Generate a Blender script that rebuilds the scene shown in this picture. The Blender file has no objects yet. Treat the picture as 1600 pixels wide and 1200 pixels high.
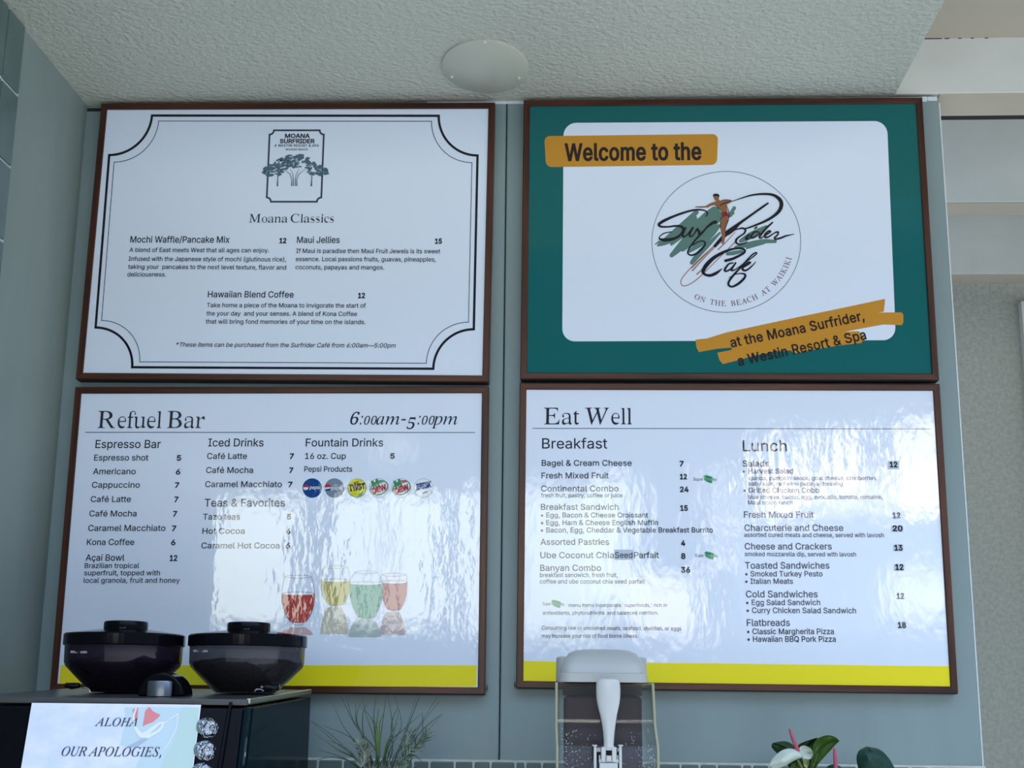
import bpy, bmesh, math, random
from mathutils import Vector, Matrix
from mathutils.geometry import tessellate_polygon, delaunay_2d_cdt

# ------------------------------------------------------------------ camera
S = bpy.context.scene
COL = S.collection
EYE = 1.55
FPX = 2110.49
FW = Vector((-0.04636411, 0.97299674, 0.22611437))
RT = Vector((0.99892454, 0.04524329, 0.01013944))
UP = Vector((0.000364519, -0.226341299, 0.974047988))
cam = bpy.data.cameras.new('camera')
cam.sensor_width = 36.0
cam.lens = FPX * 36.0 / 1600.0
cam.clip_start = 0.05
cam_o = bpy.data.objects.new('camera', cam)
COL.objects.link(cam_o)
cam_o.matrix_world = Matrix(((RT.x, UP.x, -FW.x, 0), (RT.y, UP.y, -FW.y, 0), (RT.z, UP.z, -FW.z, EYE), (0, 0, 0, 1)))
S.camera = cam_o
S.view_settings.view_transform = 'Standard'
S.view_settings.look = 'None'
S.view_settings.gamma = 1.0
S.view_settings.use_curve_mapping = False
S.view_settings.exposure = 0.10
S.cycles.use_denoising = True
S.cycles.max_bounces = 8
S.cycles.transparent_max_bounces = 12

# ------------------------------------------------------------------ world: hazy daylight seen through a lanai
W = bpy.data.worlds.new('world')
S.world = W
W.use_nodes = True
NT = W.node_tree
bgn = NT.nodes['Background']


def nmath(nt, op, a, b=None, clamp=False):
    n = nt.nodes.new('ShaderNodeMath')
    n.operation = op
    n.use_clamp = clamp
    for i, v in enumerate((a, b)):
        if v is None:
            continue
        if isinstance(v, (int, float)):
            n.inputs[i].default_value = v
        else:
            nt.links.new(v, n.inputs[i])
    return n.outputs[0]


def world_setup():
    nt = NT
    tc = nt.nodes.new('ShaderNodeTexCoord')
    sp = nt.nodes.new('ShaderNodeSeparateXYZ')
    nt.links.new(tc.outputs['Generated'], sp.inputs[0])
    X, Y, Z = sp.outputs
    az = nmath(nt, 'MULTIPLY', nmath(nt, 'ARCTAN2', X, nmath(nt, 'MULTIPLY', Y, -1.0)), 57.2958)
    el = nmath(nt, 'MULTIPLY', nmath(nt, 'ARCSINE', Z), 57.2958)
    ramp = nt.nodes.new('ShaderNodeValToRGB')
    nt.links.new(nmath(nt, 'ADD', nmath(nt, 'DIVIDE', el, 180.0), 0.5), ramp.inputs[0])
    cr = ramp.color_ramp
    cr.elements[0].position = 0.0
    cr.elements[0].color = GROUND + (1,)
    cr.elements[1].position = 1.0
    cr.elements[1].color = SKY_TOP + (1,)
    for p, c in ((0.42, GROUND), (0.475, HORIZ), (0.60, HORIZ), (0.69, SKY_MID)):
        e = cr.elements.new(p)
        e.color = c + (1,)
    col = ramp.outputs[0]
    # the daylight comes more from the right of the lanai than from the left
    side = nmath(nt, 'ADD', 1.0, nmath(nt, 'MULTIPLY', X, SIDE))
    mul = nt.nodes.new('ShaderNodeVectorMath')
    mul.operation = 'SCALE'
    nt.links.new(col, mul.inputs[0])
    nt.links.new(side, mul.inputs['Scale'])
    acc = mul.outputs[0]
    # bright gaps between the posts of the lanai
    for (a0, a1, e0, e1, sa, se, c, k) in GAPS:
        m = None
        for (v, lo, hi, s) in ((az, a0, a1, sa), (el, e0, e1, se)):
            for (src, edge, sgn) in ((v, lo, 1.0), (v, hi, -1.0)):
                t = nmath(nt, 'ADD', nmath(nt, 'MULTIPLY', nmath(nt, 'SUBTRACT', src, edge), sgn / s), 0.5, True)
                m = t if m is None else nmath(nt, 'MULTIPLY', m, t)
        sc = nt.nodes.new('ShaderNodeVectorMath')
        sc.operation = 'SCALE'
        sc.inputs[0].default_value = tuple(x * k * 1.1 for x in c)
        nt.links.new(m, sc.inputs['Scale'])
        ad = nt.nodes.new('ShaderNodeVectorMath')
        ad.operation = 'ADD'
        nt.links.new(acc, ad.inputs[0])
        nt.links.new(sc.outputs[0], ad.inputs[1])
        acc = ad.outputs[0]
    nt.links.new(acc, bgn.inputs[0])
    bgn.inputs[1].default_value = 1.0


GROUND = (1.08, 1.20, 1.36)
HORIZ = (0.20, 0.26, 0.34)
SKY_MID = (1.30, 1.80, 2.60)
SKY_TOP = (1.2, 1.65, 2.4)
SIDE = 0.52
COOL = (0.95, 0.98, 0.86)
WARM = (1.08, 0.98, 0.92)
GAPS = [  # azimuth from, to, elevation from, to, softness, colour, strength
    (-15.6, -11.7, 2.9, 8.0, 0.5, 0.9, COOL, 7.5),
    (-10.3, -8.2, 2.9, 8.3, 0.5, 0.9, COOL, 7.2),
    (-7.9, -5.6, 2.9, 8.4, 0.5, 0.9, COOL, 7.5),
    (-4.8, -3.2, 2.6, 8.4, 0.5, 0.9, COOL, 7.0),
    (-8.3, -7.0, 9.7, 10.6, 0.8, 0.8, COOL, 2.5),
    (-2.8, 1.2, 2.4, 8.6, 1.6, 1.4, COOL, 6.5),
    (0.6, 2.7, 3.8, 9.2, 0.9, 0.9, COOL, 5.0),
    (2.2, 5.4, 2.4, 5.0, 1.2, 1.2, WARM, 7.0),
    (5.5, 6.6, 5.2, 6.1, 0.6, 0.6, WARM, 4.5),
    (5.5, 6.6, 6.6, 7.4, 0.6, 0.6, WARM, 4.5),
    (5.5, 6.6, 7.8, 8.5, 0.6, 0.6, WARM, 4.0),
    (5.4, 6.5, 9.0, 9.6, 0.6, 0.6, WARM, 3.5),
    (7.9, 9.5, 7.6, 10.7, 0.9, 1.0, WARM, 8.5),
    (10.6, 11.9, 8.4, 11.0, 0.9, 1.0, WARM, 9.5),
    (13.2, 16.0, 7.6, 11.2, 0.9, 1.0, WARM, 8.0),
    (7.4, 16.0, 7.4, 9.2, 1.4, 1.2, WARM, 5.0),
    (6.6, 16.0, 2.6, 7.6, 1.5, 1.5, (0.72, 0.85, 1.0), 1.7),
    (12.8, 16.0, 3.2, 5.2, 1.4, 1.2, WARM, 5.0),
]
world_setup()


# ------------------------------------------------------------------ image-to-place measuring helpers
def ray(x, y):
    return FW + RT * ((x - 800.0) / FPX) - UP * ((y - 600.0) / FPX)


def on_y(x, y, Y):
    d = ray(x, y)
    return d * (Y / d.y) + Vector((0, 0, EYE))


def on_z(x, y, z):
    d = ray(x, y)
    return d * ((z - EYE) / d.z) + Vector((0, 0, EYE))


def mpp(Y):
    return Y / FPX / FW.y * 1.0


# ------------------------------------------------------------------ objects
def thing(name, label, cat, loc, group=None):
    o = bpy.data.objects.new(name, None)
    o.empty_display_size = 0.05
    COL.objects.link(o)
    o.location = loc
    o['label'] = label
    o['category'] = cat
    if group:
        o['group'] = group
    return o


ORG = {}


class MB:
    """collects vertices in place coordinates, then links them as one mesh object"""

    def __init__(self):
        self.v = []
        self.f = []
        self.m = []
        self.cur = 0

    def lift(self):
        """prints laid one over another: each ink layer a hair above the last"""
        self.nl = (getattr(self, 'nl', -1) + 1) % 12
        return Vector((0, -0.000015 * self.nl, 0))

    def add(self, vs, fs):
        b = len(self.v)
        self.v += [Vector(p) for p in vs]
        for f in fs:
            self.f.append([b + i for i in f])
            self.m.append(self.cur)

    def box(self, x0, x1, y0, y1, z0, z1):
        vs = [(x, y, z) for z in (z0, z1) for y in (y0, y1) for x in (x0, x1)]
        self.add(vs, [(0, 2, 3, 1), (4, 5, 7, 6), (0, 1, 5, 4), (2, 6, 7, 3), (0, 4, 6, 2), (1, 3, 7, 5)])

    def hexa(self, p):
        """eight corners: bottom ring then top ring"""
        self.add(p, [(3, 2, 1, 0), (4, 5, 6, 7), (0, 1, 5, 4), (1, 2, 6, 5), (2, 3, 7, 6), (3, 0, 4, 7)])

    def rings(self, rs, cap0=True, cap1=True):
        n = len(rs[0])
        vs = [p for r in rs for p in r]
        fs = []
        for i in range(len(rs) - 1):
            for j in range(n):
                k = (j + 1) % n
                fs.append((i * n + j, i * n + k, (i + 1) * n + k, (i + 1) * n + j))
        if cap0:
            fs.append(tuple(range(n - 1, -1, -1)))
        if cap1:
            fs.append(tuple((len(rs) - 1) * n + j for j in range(n)))
        self.add(vs, fs)

    def lathe(self, c, prof, n=48, sx=1.0, sy=1.0, cap0=True, cap1=True):
        rs = []
        for r, z in prof:
            rs.append([Vector((c[0] + math.cos(2 * math.pi * j / n) * r * sx, c[1] + math.sin(2 * math.pi * j / n) * r * sy, c[2] + z)) for j in range(n)])
        self.rings(rs, cap0, cap1)

    def tube(self, pts, rad, n=6):
        pts = [Vector(p) for p in pts]
        rs = []
        for i, p in enumerate(pts):
            t = (pts[min(i + 1, len(pts) - 1)] - pts[max(i - 1, 0)]).normalized()
            a = t.cross(Vector((0.13, 0.97, 0.21))).normalized()
            b = t.cross(a)
            r = rad[i] if isinstance(rad, (list, tuple)) else rad
            rs.append([p + a * (r * math.cos(2 * math.pi * j / n)) + b * (r * math.sin(2 * math.pi * j / n)) for j in range(n)])
        self.rings(rs)

    def build(self, name, mats, parent=None, smooth=False, bevel=0.0, seg=2, angle=40):
        if not isinstance(mats, (list, tuple)):
            mats = [mats]
        o0 = ORG.get(parent.name, Vector((0, 0, 0))) if parent else Vector((0, 0, 0))
        if parent and parent.name not in ORG:
            o0 = Vector(parent.location)
            ORG[parent.name] = o0
        me = bpy.data.meshes.new(name)
        me.from_pydata([p - o0 for p in self.v], [], self.f)
        for m in mats:
            me.materials.append(m)
        me.polygons.foreach_set('material_index', self.m)
        bm = bmesh.new()
        bm.from_mesh(me)
        bmesh.ops.remove_doubles(bm, verts=bm.verts, dist=1e-6)
        if not getattr(self, 'flat', False):
            bmesh.ops.recalc_face_normals(bm, faces=bm.faces)
        bm.to_mesh(me)
        bm.free()
        o = bpy.data.objects.new(name, me)
        COL.objects.link(o)
        if parent:
            o.parent = parent
            ORG[o.name] = o0
        if bevel:
            b = o.modifiers.new('bevel', 'BEVEL')
            b.width = bevel
            b.segments = seg
            b.limit_method = 'ANGLE'
            b.angle_limit = math.radians(30)
        if smooth:
            me.polygons.foreach_set('use_smooth', [True] * len(me.polygons))
            try:
                me.set_sharp_from_angle(angle=math.radians(angle))
            except Exception:
                pass
        return o


def struct(o):
    o['kind'] = 'structure'
    return o


# ------------------------------------------------------------------ materials
def lin(c):
    return tuple(((x / 255.0) / 12.92 if x / 255.0 <= 0.04045 else ((x / 255.0 + 0.055) / 1.055) ** 2.4) for x in c)


def base_mat(name, col, rough=0.6, spec=0.5, coat=0.0, metal=0.0):
    m = bpy.data.materials.new(name)
    m.use_nodes = True
    p = m.node_tree.nodes['Principled BSDF']
    p.inputs['Base Color'].default_value = tuple(col) + (1,)
    p.inputs['Roughness'].default_value = rough
    p.inputs['Specular IOR Level'].default_value = spec
    p.inputs['Coat Weight'].default_value = coat
    p.inputs['Metallic'].default_value = metal
    return m, m.node_tree, p


def add_bump(nt, p, scale, dist, detail=3.0, stretch=(1, 1, 1), sock='Normal', rough=0.5, extra=None):
    g = nt.nodes.new('ShaderNodeNewGeometry')
    mp = nt.nodes.new('ShaderNodeMapping')
    mp.inputs['Scale'].default_value = stretch
    nt.links.new(g.outputs['Position'], mp.inputs[0])
    n = nt.nodes.new('ShaderNodeTexNoise')
    n.inputs['Scale'].default_value = scale
    n.inputs['Detail'].default_value = detail
    n.inputs['Roughness'].default_value = rough
    nt.links.new(mp.outputs[0], n.inputs['Vector'])
    b = nt.nodes.new('ShaderNodeBump')
    b.inputs['Strength'].default_value = 1.0
    b.inputs['Distance'].default_value = dist
    nt.links.new(n.outputs['Fac'], b.inputs['Height'])
    last = b
    if extra:
        n2 = nt.nodes.new('ShaderNodeTexNoise')
        n2.inputs['Scale'].default_value = extra[0]
        n2.inputs['Detail'].default_value = 1.0
        nt.links.new(mp.outputs[0], n2.inputs['Vector'])
        b2 = nt.nodes.new('ShaderNodeBump')
        b2.inputs['Distance'].default_value = extra[1]
        nt.links.new(n2.outputs['Fac'], b2.inputs['Height'])
        nt.links.new(b.outputs[0], b2.inputs['Normal'])
        last = b2
    nt.links.new(last.outputs[0], p.inputs[sock])
    return n, mp


def vary(nt, p, c1, c2, scale, stretch=(1, 1, 1), detail=4.0, lo=0.35, hi=0.65):
    g = nt.nodes.new('ShaderNodeNewGeometry')
    mp = nt.nodes.new('ShaderNodeMapping')
    mp.inputs['Scale'].default_value = stretch
    nt.links.new(g.outputs['Position'], mp.inputs[0])
    n = nt.nodes.new('ShaderNodeTexNoise')
    n.inputs['Scale'].default_value = scale
    n.inputs['Detail'].default_value = detail
    nt.links.new(mp.outputs[0], n.inputs['Vector'])
    r = nt.nodes.new('ShaderNodeValToRGB')
    r.color_ramp.elements[0].position = lo
    r.color_ramp.elements[1].position = hi
    r.color_ramp.elements[0].color = tuple(c1) + (1,)
    r.color_ramp.elements[1].color = tuple(c2) + (1,)
    nt.links.new(n.outputs['Fac'], r.inputs[0])
    nt.links.new(r.outputs[0], p.inputs['Base Color'])


def matte(name, col, rough=0.7, spec=0.3, var=0.0, vscale=8.0, bump=0.0, bscale=120.0, detail=3.0, stretch=(1, 1, 1)):
    m, nt, p = base_mat(name, col, rough, spec)
    if var:
        vary(nt, p, tuple(c * (1 - var) for c in col), tuple(min(1, c * (1 + var)) for c in col), vscale, stretch)
    if bump:
        add_bump(nt, p, bscale, bump, detail)
    return m


PRINTS = {}


def ink(col, name=None):
    """printed colour under the lumpy gloss laminate of the boards"""
    key = tuple(round(c, 4) for c in col)
    if key in PRINTS:
        return PRINTS[key]
    m, nt, p = base_mat(name or 'printed_ink', col, 0.6, 0.0, coat=1.0)
    p.inputs['Coat Roughness'].default_value = 0.02
    p.inputs['Coat IOR'].default_value = 1.5
    add_bump(nt, p, 95.0, PEEL, 2.0, (1.0, 1.0, 0.55), 'Coat Normal', 0.45, (22.0, PEEL * 3.0))
    PRINTS[key] = m
    return m


PEEL = 0.000115


def smoky(name, tint, see=(0.3, 0.3, 0.3), haze=0.3, rough=0.04, low=0.03):
    """thin tinted plastic: see-through with a tint, a little cloudy, glossy by angle"""
    m = bpy.data.materials.new(name)
    m.use_nodes = True
    nt = m.node_tree
    out = nt.nodes['Material Output']
    nt.nodes.remove(nt.nodes['Principled BSDF'])
    tr = nt.nodes.new('ShaderNodeBsdfTransparent')
    tr.inputs[0].default_value = tuple(see) + (1,)
    df = nt.nodes.new('ShaderNodeBsdfDiffuse')
    df.inputs[0].default_value = tuple(tint) + (1,)
    gl = nt.nodes.new('ShaderNodeBsdfGlossy')
    gl.inputs['Roughness'].default_value = rough
    lw = nt.nodes.new('ShaderNodeLayerWeight')
    lw.inputs[0].default_value = 0.5
    fres = nmath(nt, 'ADD', low, nmath(nt, 'MULTIPLY', nmath(nt, 'POWER', lw.outputs['Facing'], 4.5), 0.7))
    m1 = nt.nodes.new('ShaderNodeMixShader')
    m1.inputs[0].default_value = haze
    nt.links.new(tr.outputs[0], m1.inputs[1])
    nt.links.new(df.outputs[0], m1.inputs[2])
    m2 = nt.nodes.new('ShaderNodeMixShader')
    nt.links.new(fres, m2.inputs[0])
    nt.links.new(m1.outputs[0], m2.inputs[1])
    nt.links.new(gl.outputs[0], m2.inputs[2])
    nt.links.new(m2.outputs[0], out.inputs[0])
    return m


def wood(name, stretch):
    m, nt, p = base_mat(name, lin((66, 34, 22)), 0.30, 0.32)
    vary(nt, p, lin((43, 19, 10)), lin((90, 49, 31)), 60.0, stretch, 6.0, 0.3, 0.7)
    add_bump(nt, p, 160.0, 0.0002, 3.0, stretch)
    return m


PAINT = (0.243, 0.318, 0.312)
M = {}
M['wall'] = matte('sage_wall_paint', PAINT, 0.45, 0.4, 0.06, 7.0, 0.0002, 90.0, 3.0, (1, 1, 0.3))
M['wall_side'] = matte('side_wall_paint', (0.265, 0.315, 0.282), 0.5, 0.35, 0.06, 7.0, 0.0002, 90.0, 3.0, (1, 1, 0.3))
M['plaster'] = matte('rough_plaster_paint', (0.56, 0.56, 0.455), 0.55, 0.4, 0.03, 2.5, 0.005, 95.0, 4.0)
M['tile'] = matte('sage_glazed_tile', (0.115, 0.165, 0.150), 0.22, 0.22, 0.10, 9.0)
M['grout'] = matte('pale_grout', (0.62, 0.62, 0.56), 0.8, 0.2, 0.08, 60.0)
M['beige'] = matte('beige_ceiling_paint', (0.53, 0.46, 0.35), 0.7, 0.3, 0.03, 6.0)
M['white_timber'] = matte('white_timber_paint', (0.66, 0.66, 0.60), 0.5, 0.4, 0.05, 6.0, 0.0004, 50.0, 3.0)
M['stucco'] = matte('grey_stucco', (0.42, 0.42, 0.36), 0.85, 0.2, 0.10, 90.0, 0.004, 140.0, 4.0)
M['dark_gap'] = matte('dark_strip', (0.03, 0.03, 0.028), 0.8, 0.2)
M['white_trim_and_edge_light'] = matte('white_caulk_and_edge_light', (0.72, 0.76, 0.75), 0.6, 0.3, 0.05, 40.0)
M['floor'] = matte('grey_floor_tile', (0.60, 0.57, 0.52), 0.5, 0.4, 0.08, 5.0)
M['worktop'] = matte('pale_stone_worktop', (0.55, 0.53, 0.50), 0.3, 0.5, 0.15, 30.0)
M['wood_h'] = wood('brown_wood_across', (0.06, 1, 1))
M['wood_v'] = wood('brown_wood_upright', (1, 1, 0.06))
M['underside_shade'] = matte('painted_underside_shade', (0.012, 0.012, 0.012), 0.6, 0.3)
M['plate'] = matte('painted_cover_plate', (0.54, 0.535, 0.425), 0.35, 0.5)
M['screw'] = matte('pale_screw', (0.75, 0.78, 0.76), 0.3, 0.5)
M['hook'] = matte('dark_metal_clip', (0.03, 0.04, 0.04), 0.4, 0.5)
M['black_gloss'] = base_mat('black_gloss_plastic', (0.004, 0.004, 0.006), 0.06, 0.11)[0]
M['black'] = base_mat('black_plastic', (0.005, 0.005, 0.007), 0.25, 0.25)[0]
M['grey_top'] = base_mat('dark_grey_top', (0.055, 0.055, 0.055), 0.3, 0.5)[0]
M['steel'] = base_mat('brushed_steel', (0.50, 0.49, 0.42), 0.35, 0.5, metal=1.0)[0]
M['chrome'] = base_mat('chrome', (0.7, 0.72, 0.75), 0.12, 0.5, metal=1.0)[0]
M['teal_side'] = base_mat('blue_black_side_panel', (0.004, 0.013, 0.018), 0.10, 0.015)[0]
M['slot'] = base_mat('grey_green_slot', (0.04, 0.065, 0.07), 0.4, 0.5)[0]
M['white_mark'] = matte('white_print', (0.75, 0.75, 0.75), 0.6, 0.3)
M['hopper'] = smoky('smoky_hopper', (0.020, 0.012, 0.022), (0.22, 0.18, 0.24), 0.5)
M['hopper_clear'] = smoky('smoky_clear_hopper', (0.045, 0.042, 0.046), (0.48, 0.46, 0.48), 0.38)
M['beans'] = matte('dark_coffee_beans', (0.018, 0.012, 0.012), 0.4, 0.4, 0.6, 150.0, 0.01, 160.0)
M['paper'] = base_mat('printed_paper', (0.82, 0.85, 0.88), 0.5, 0.3)[0]
M['lid'] = matte('pale_grey_plastic', (0.42, 0.42, 0.39), 0.35, 0.5, 0.02, 10.0)
M['handle'] = base_mat('white_plastic', (0.56, 0.56, 0.53), 0.22, 0.5)[0]
M['bowl'] = smoky('clear_bowl', (0.35, 0.36, 0.34), (0.97, 0.97, 0.95), 0.03, 0.075, 0.016)
M['bowl_edge'] = matte('yellowed_bowl_edge', (0.36, 0.35, 0.22), 0.2, 0.6)
M['drink'] = base_mat('dark_purple_drink', (0.030, 0.015, 0.022), 0.4, 0.15)[0]
M['droplet'] = base_mat('water_droplets', (0.50, 0.53, 0.60), 0.08, 0.7)[0]
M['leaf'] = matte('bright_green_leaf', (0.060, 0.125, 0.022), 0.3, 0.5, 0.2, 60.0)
M['leaf_dark'] = matte('dark_green_and_shaded_leaf', (0.018, 0.048, 0.014), 0.4, 0.3, 0.2, 60.0)
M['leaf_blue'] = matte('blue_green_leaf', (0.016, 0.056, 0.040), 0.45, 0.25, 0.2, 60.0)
M['spathe'] = matte('white_spathe', (0.60, 0.66, 0.56), 0.4, 0.4, 0.05, 40.0)
M['spathe_green'] = matte('green_white_spathe', (0.42, 0.47, 0.22), 0.4, 0.4, 0.1, 40.0)
M['spadix'] = matte('pink_spadix', (0.44, 0.085, 0.135), 0.5, 0.3, 0.1, 200.0)
M['stem'] = matte('green_stem', (0.20, 0.26, 0.06), 0.5, 0.3)
M['grass'] = matte('grey_green_blade', (0.060, 0.095, 0.065), 0.5, 0.3, 0.3, 40.0)
M['grass_bright'] = matte('fresh_green_blade', (0.11, 0.18, 0.045), 0.45, 0.3, 0.3, 40.0)
M['needle'] = matte('silvery_needle', (0.26, 0.32, 0.25), 0.6, 0.3, 0.4, 60.0)
M['needle_red'] = matte('reddish_needle', (0.30, 0.20, 0.17), 0.6, 0.3, 0.3, 60.0)
M['sticker'] = matte('price_sticker_grey', (0.60, 0.66, 0.74), 0.6, 0.15)
M['sticker_text'] = matte('price_sticker_black', (0.01, 0.01, 0.02), 0.6, 0.15)
M['pot'] = matte('grey_ceramic_pot', (0.30, 0.30, 0.29), 0.4, 0.4, 0.05, 20.0)
M['soil'] = matte('dark_soil', (0.03, 0.02, 0.015), 0.9, 0.1, 0.4, 80.0, 0.01, 90.0)

# ------------------------------------------------------------------ the setting
WY = 2.54                     # face of the back wall
XL, XR = -1.0035, 0.728       # left wall face, free right edge of the back wall
XS = 0.6385                   # right edge of the plaster soffit
ZC = EYE + 1.1796             # underside of the soffit
ZB = EYE + 1.1844             # underside of the joists
ZT = EYE + 1.308              # beige ceiling
XJ = -0.1375                  # joint between the two wall panels

b = MB()
b.box(-1.16, 4.5, 0.6, 3.9, -0.1, 0.0)
struct(b.build('floor', M['floor']))

b = MB()
b.box(XL - 0.15, XJ - 0.0009, WY, WY + 0.10, 0.0, ZC)
b.box(XJ + 0.0009, XR, WY, WY + 0.10, 0.0, ZC)
wall_back = struct(b.build('wall_back', M['wall'], bevel=0.003, seg=3))

# small glazed tiles below the panels
TZ = EYE - 0.1105
random.seed(4)
b = MB()
b.box(XL, XR + 0.004, WY - 0.003, WY - 0.0001, 1.0, TZ)
grt = b
b2 = MB()
x = XL + 0.004
wd = [0.031, 0.045, 0.018, 0.030, 0.046, 0.034]
i = 0
while x < XR - 0.02:
    w = wd[i % len(wd)]
    w = min(w, XR - x)
    for k in range(5):
        z1 = TZ - 0.004 - k * 0.085
        b2.box(x + 0.0022, x + w - 0.0022, WY - 0.0075, WY - 0.002, z1 - 0.080, z1)
    x += w
    i += 1
grt.build('tile_grout', M['grout'], wall_back)
b2.build('wall_tiles', M['tile'], wall_back, bevel=0.002)

b = MB()
b.box(XL - 0.15, XL, 1.3, WY, 0.0, ZC)
wall_left = struct(b.build('wall_left', M['wall_side']))
YT = 2.203
b = MB()
b.box(XL, XL + 0.005, 1.3, YT, 0.0, ZC - 0.0005)
b.build('tile_grout', M['grout'], wall_left)
b = MB()
y = YT - 0.0035
while y > 1.38:
    for k in range(21):
        z1 = ZC - 0.002 - k * 0.1375
        b.box(XL + 0.003, XL + 0.0085, y - 0.0695, y - 0.0010, max(0.0, z1 - 0.1335), z1 - 0.0015)
    y -= 0.073
b.build('wall_tiles', M['tile'], wall_left, bevel=0.002)

# plaster soffit, its edge a little uneven
b = MB()
b.box(XL - 0.15, XS, 1.6, WY + 0.10, ZC, ZT)
struct(b.build('ceiling', M['plaster']))
b = MB()
b.box(XS + 0.0005, 4.5, 1.6, WY - 0.0005, ZT, ZT + 0.08)
struct(b.build('ceiling', M['beige']))
ZH = EYE + 1.66                # higher ceiling over the passage
b = MB()
b.box(XR - 0.05, 4.5, WY, 3.9, ZH, ZH + 0.08)
struct(b.build('ceiling', M['beige']))

# joists over the passage on the right
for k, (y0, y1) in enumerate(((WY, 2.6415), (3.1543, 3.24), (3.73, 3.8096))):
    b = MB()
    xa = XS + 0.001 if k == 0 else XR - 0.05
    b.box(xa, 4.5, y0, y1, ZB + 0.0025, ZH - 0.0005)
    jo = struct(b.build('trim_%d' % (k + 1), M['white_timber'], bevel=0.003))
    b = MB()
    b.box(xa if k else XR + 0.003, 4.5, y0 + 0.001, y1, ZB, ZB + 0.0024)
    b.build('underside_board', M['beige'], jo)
b = MB()
b.box(XR + 0.004, 4.5, 2.6420, 2.6607, ZB - 0.0005, ZB + 0.05)
struct(b.build('trim_4', M['dark_gap']))
b = MB()
b.box(XR - 0.05, 4.5, 3.8100, 3.9, 0.0, ZH)
struct(b.build('wall_right', M['stucco']))
b = MB()
b.box(1.279, 1.36, 3.78, 3.8095, 0.0, ZB - 0.063)
struct(b.build('trim_5', M['white_timber']))
b = MB()
b.box(-0.30, XR - 0.004, WY - 0.0016, WY - 0.0001, ZC - 0.0058, ZC - 0.0002)
b.box(0.694, 0.704, WY - 0.004, WY - 0.0016, ZC - 0.011, ZC - 0.0002)
b.box(0.706, 0.724, WY - 0.003, WY - 0.0016, ZC - 0.009, ZC - 0.0002)
struct(b.build('trim_6', M['white_trim_and_edge_light']))
# added pale strip, painting in the light caught along the wall's free edge
b = MB()
b.box(XR - 0.0001, XR + 0.0022, WY + 0.001, WY + 0.06, TZ, ZC - 0.012)
struct(b.build('trim_7', M['white_trim_and_edge_light']))  # added strip of painted edge light, no real trim
# narrow groove where the left panel stops short of the soffit
b = MB()
b.box(XL + 0.001, -0.90, WY - 0.0012, WY - 0.0001, ZC - 0.013, ZC - 0.006)
struct(b.build('trim_8', M['dark_gap']))

# dark broken joint between the beam and the beige ceiling
b = MB()
for x0, x1 in ((0.690, 0.742), (0.748, 0.757), (0.775, 0.781), (0.800, 0.806), (0.828, 0.834)):
    b.box(x0, x1, WY - 0.0008, WY - 0.0001, ZT - 0.0016, ZT - 0.0001)
struct(b.build('trim_9', M['dark_gap']))

# worktop that carries the grinder, the dispenser and the plants (below the picture)
t = thing('serving_counter', 'pale stone serving counter along the tiled back wall, under the coffee grinder and drink dispenser', 'counter', (-0.14, 2.2, 0.0))
b = MB()
b.box(XL + 0.012, XR, 1.62, WY - 0.009, 0.96, 1.0)
b.build('worktop', M['worktop'], t, bevel=0.004)
b = MB()
b.box(XL + 0.02, XR - 0.03, 1.70, WY - 0.012, 0.0, 0.959)
b.build('cabinet', M['wall'], t)

# blank cover plate on the soffit
t = thing('ceiling_cover_plate', 'oval painted blank cover plate with three small screws on the plaster ceiling', 'cover plate', (-0.171, 2.384, ZC))
b = MB()
b.lathe((-0.171, 2.384, ZC), [(0.0835, -0.0001), (0.0835, -0.0028), (0.082, -0.004)], 72, 1.0, 1.338)
b.build('plate', M['plate'], t, smooth=True)
for q in ((757.5, 66), (706, 120), (811, 122)):
    p = on_z(q[0], q[1], ZC - 0.004)
    b = MB()
    b.lathe((p.x, p.y, ZC - 0.004), [(0.0029, 0.0003), (0.0027, -0.0012), (0.0015, -0.002)], 16)
    b.build('screw', M['screw'], t, smooth=True)


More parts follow.
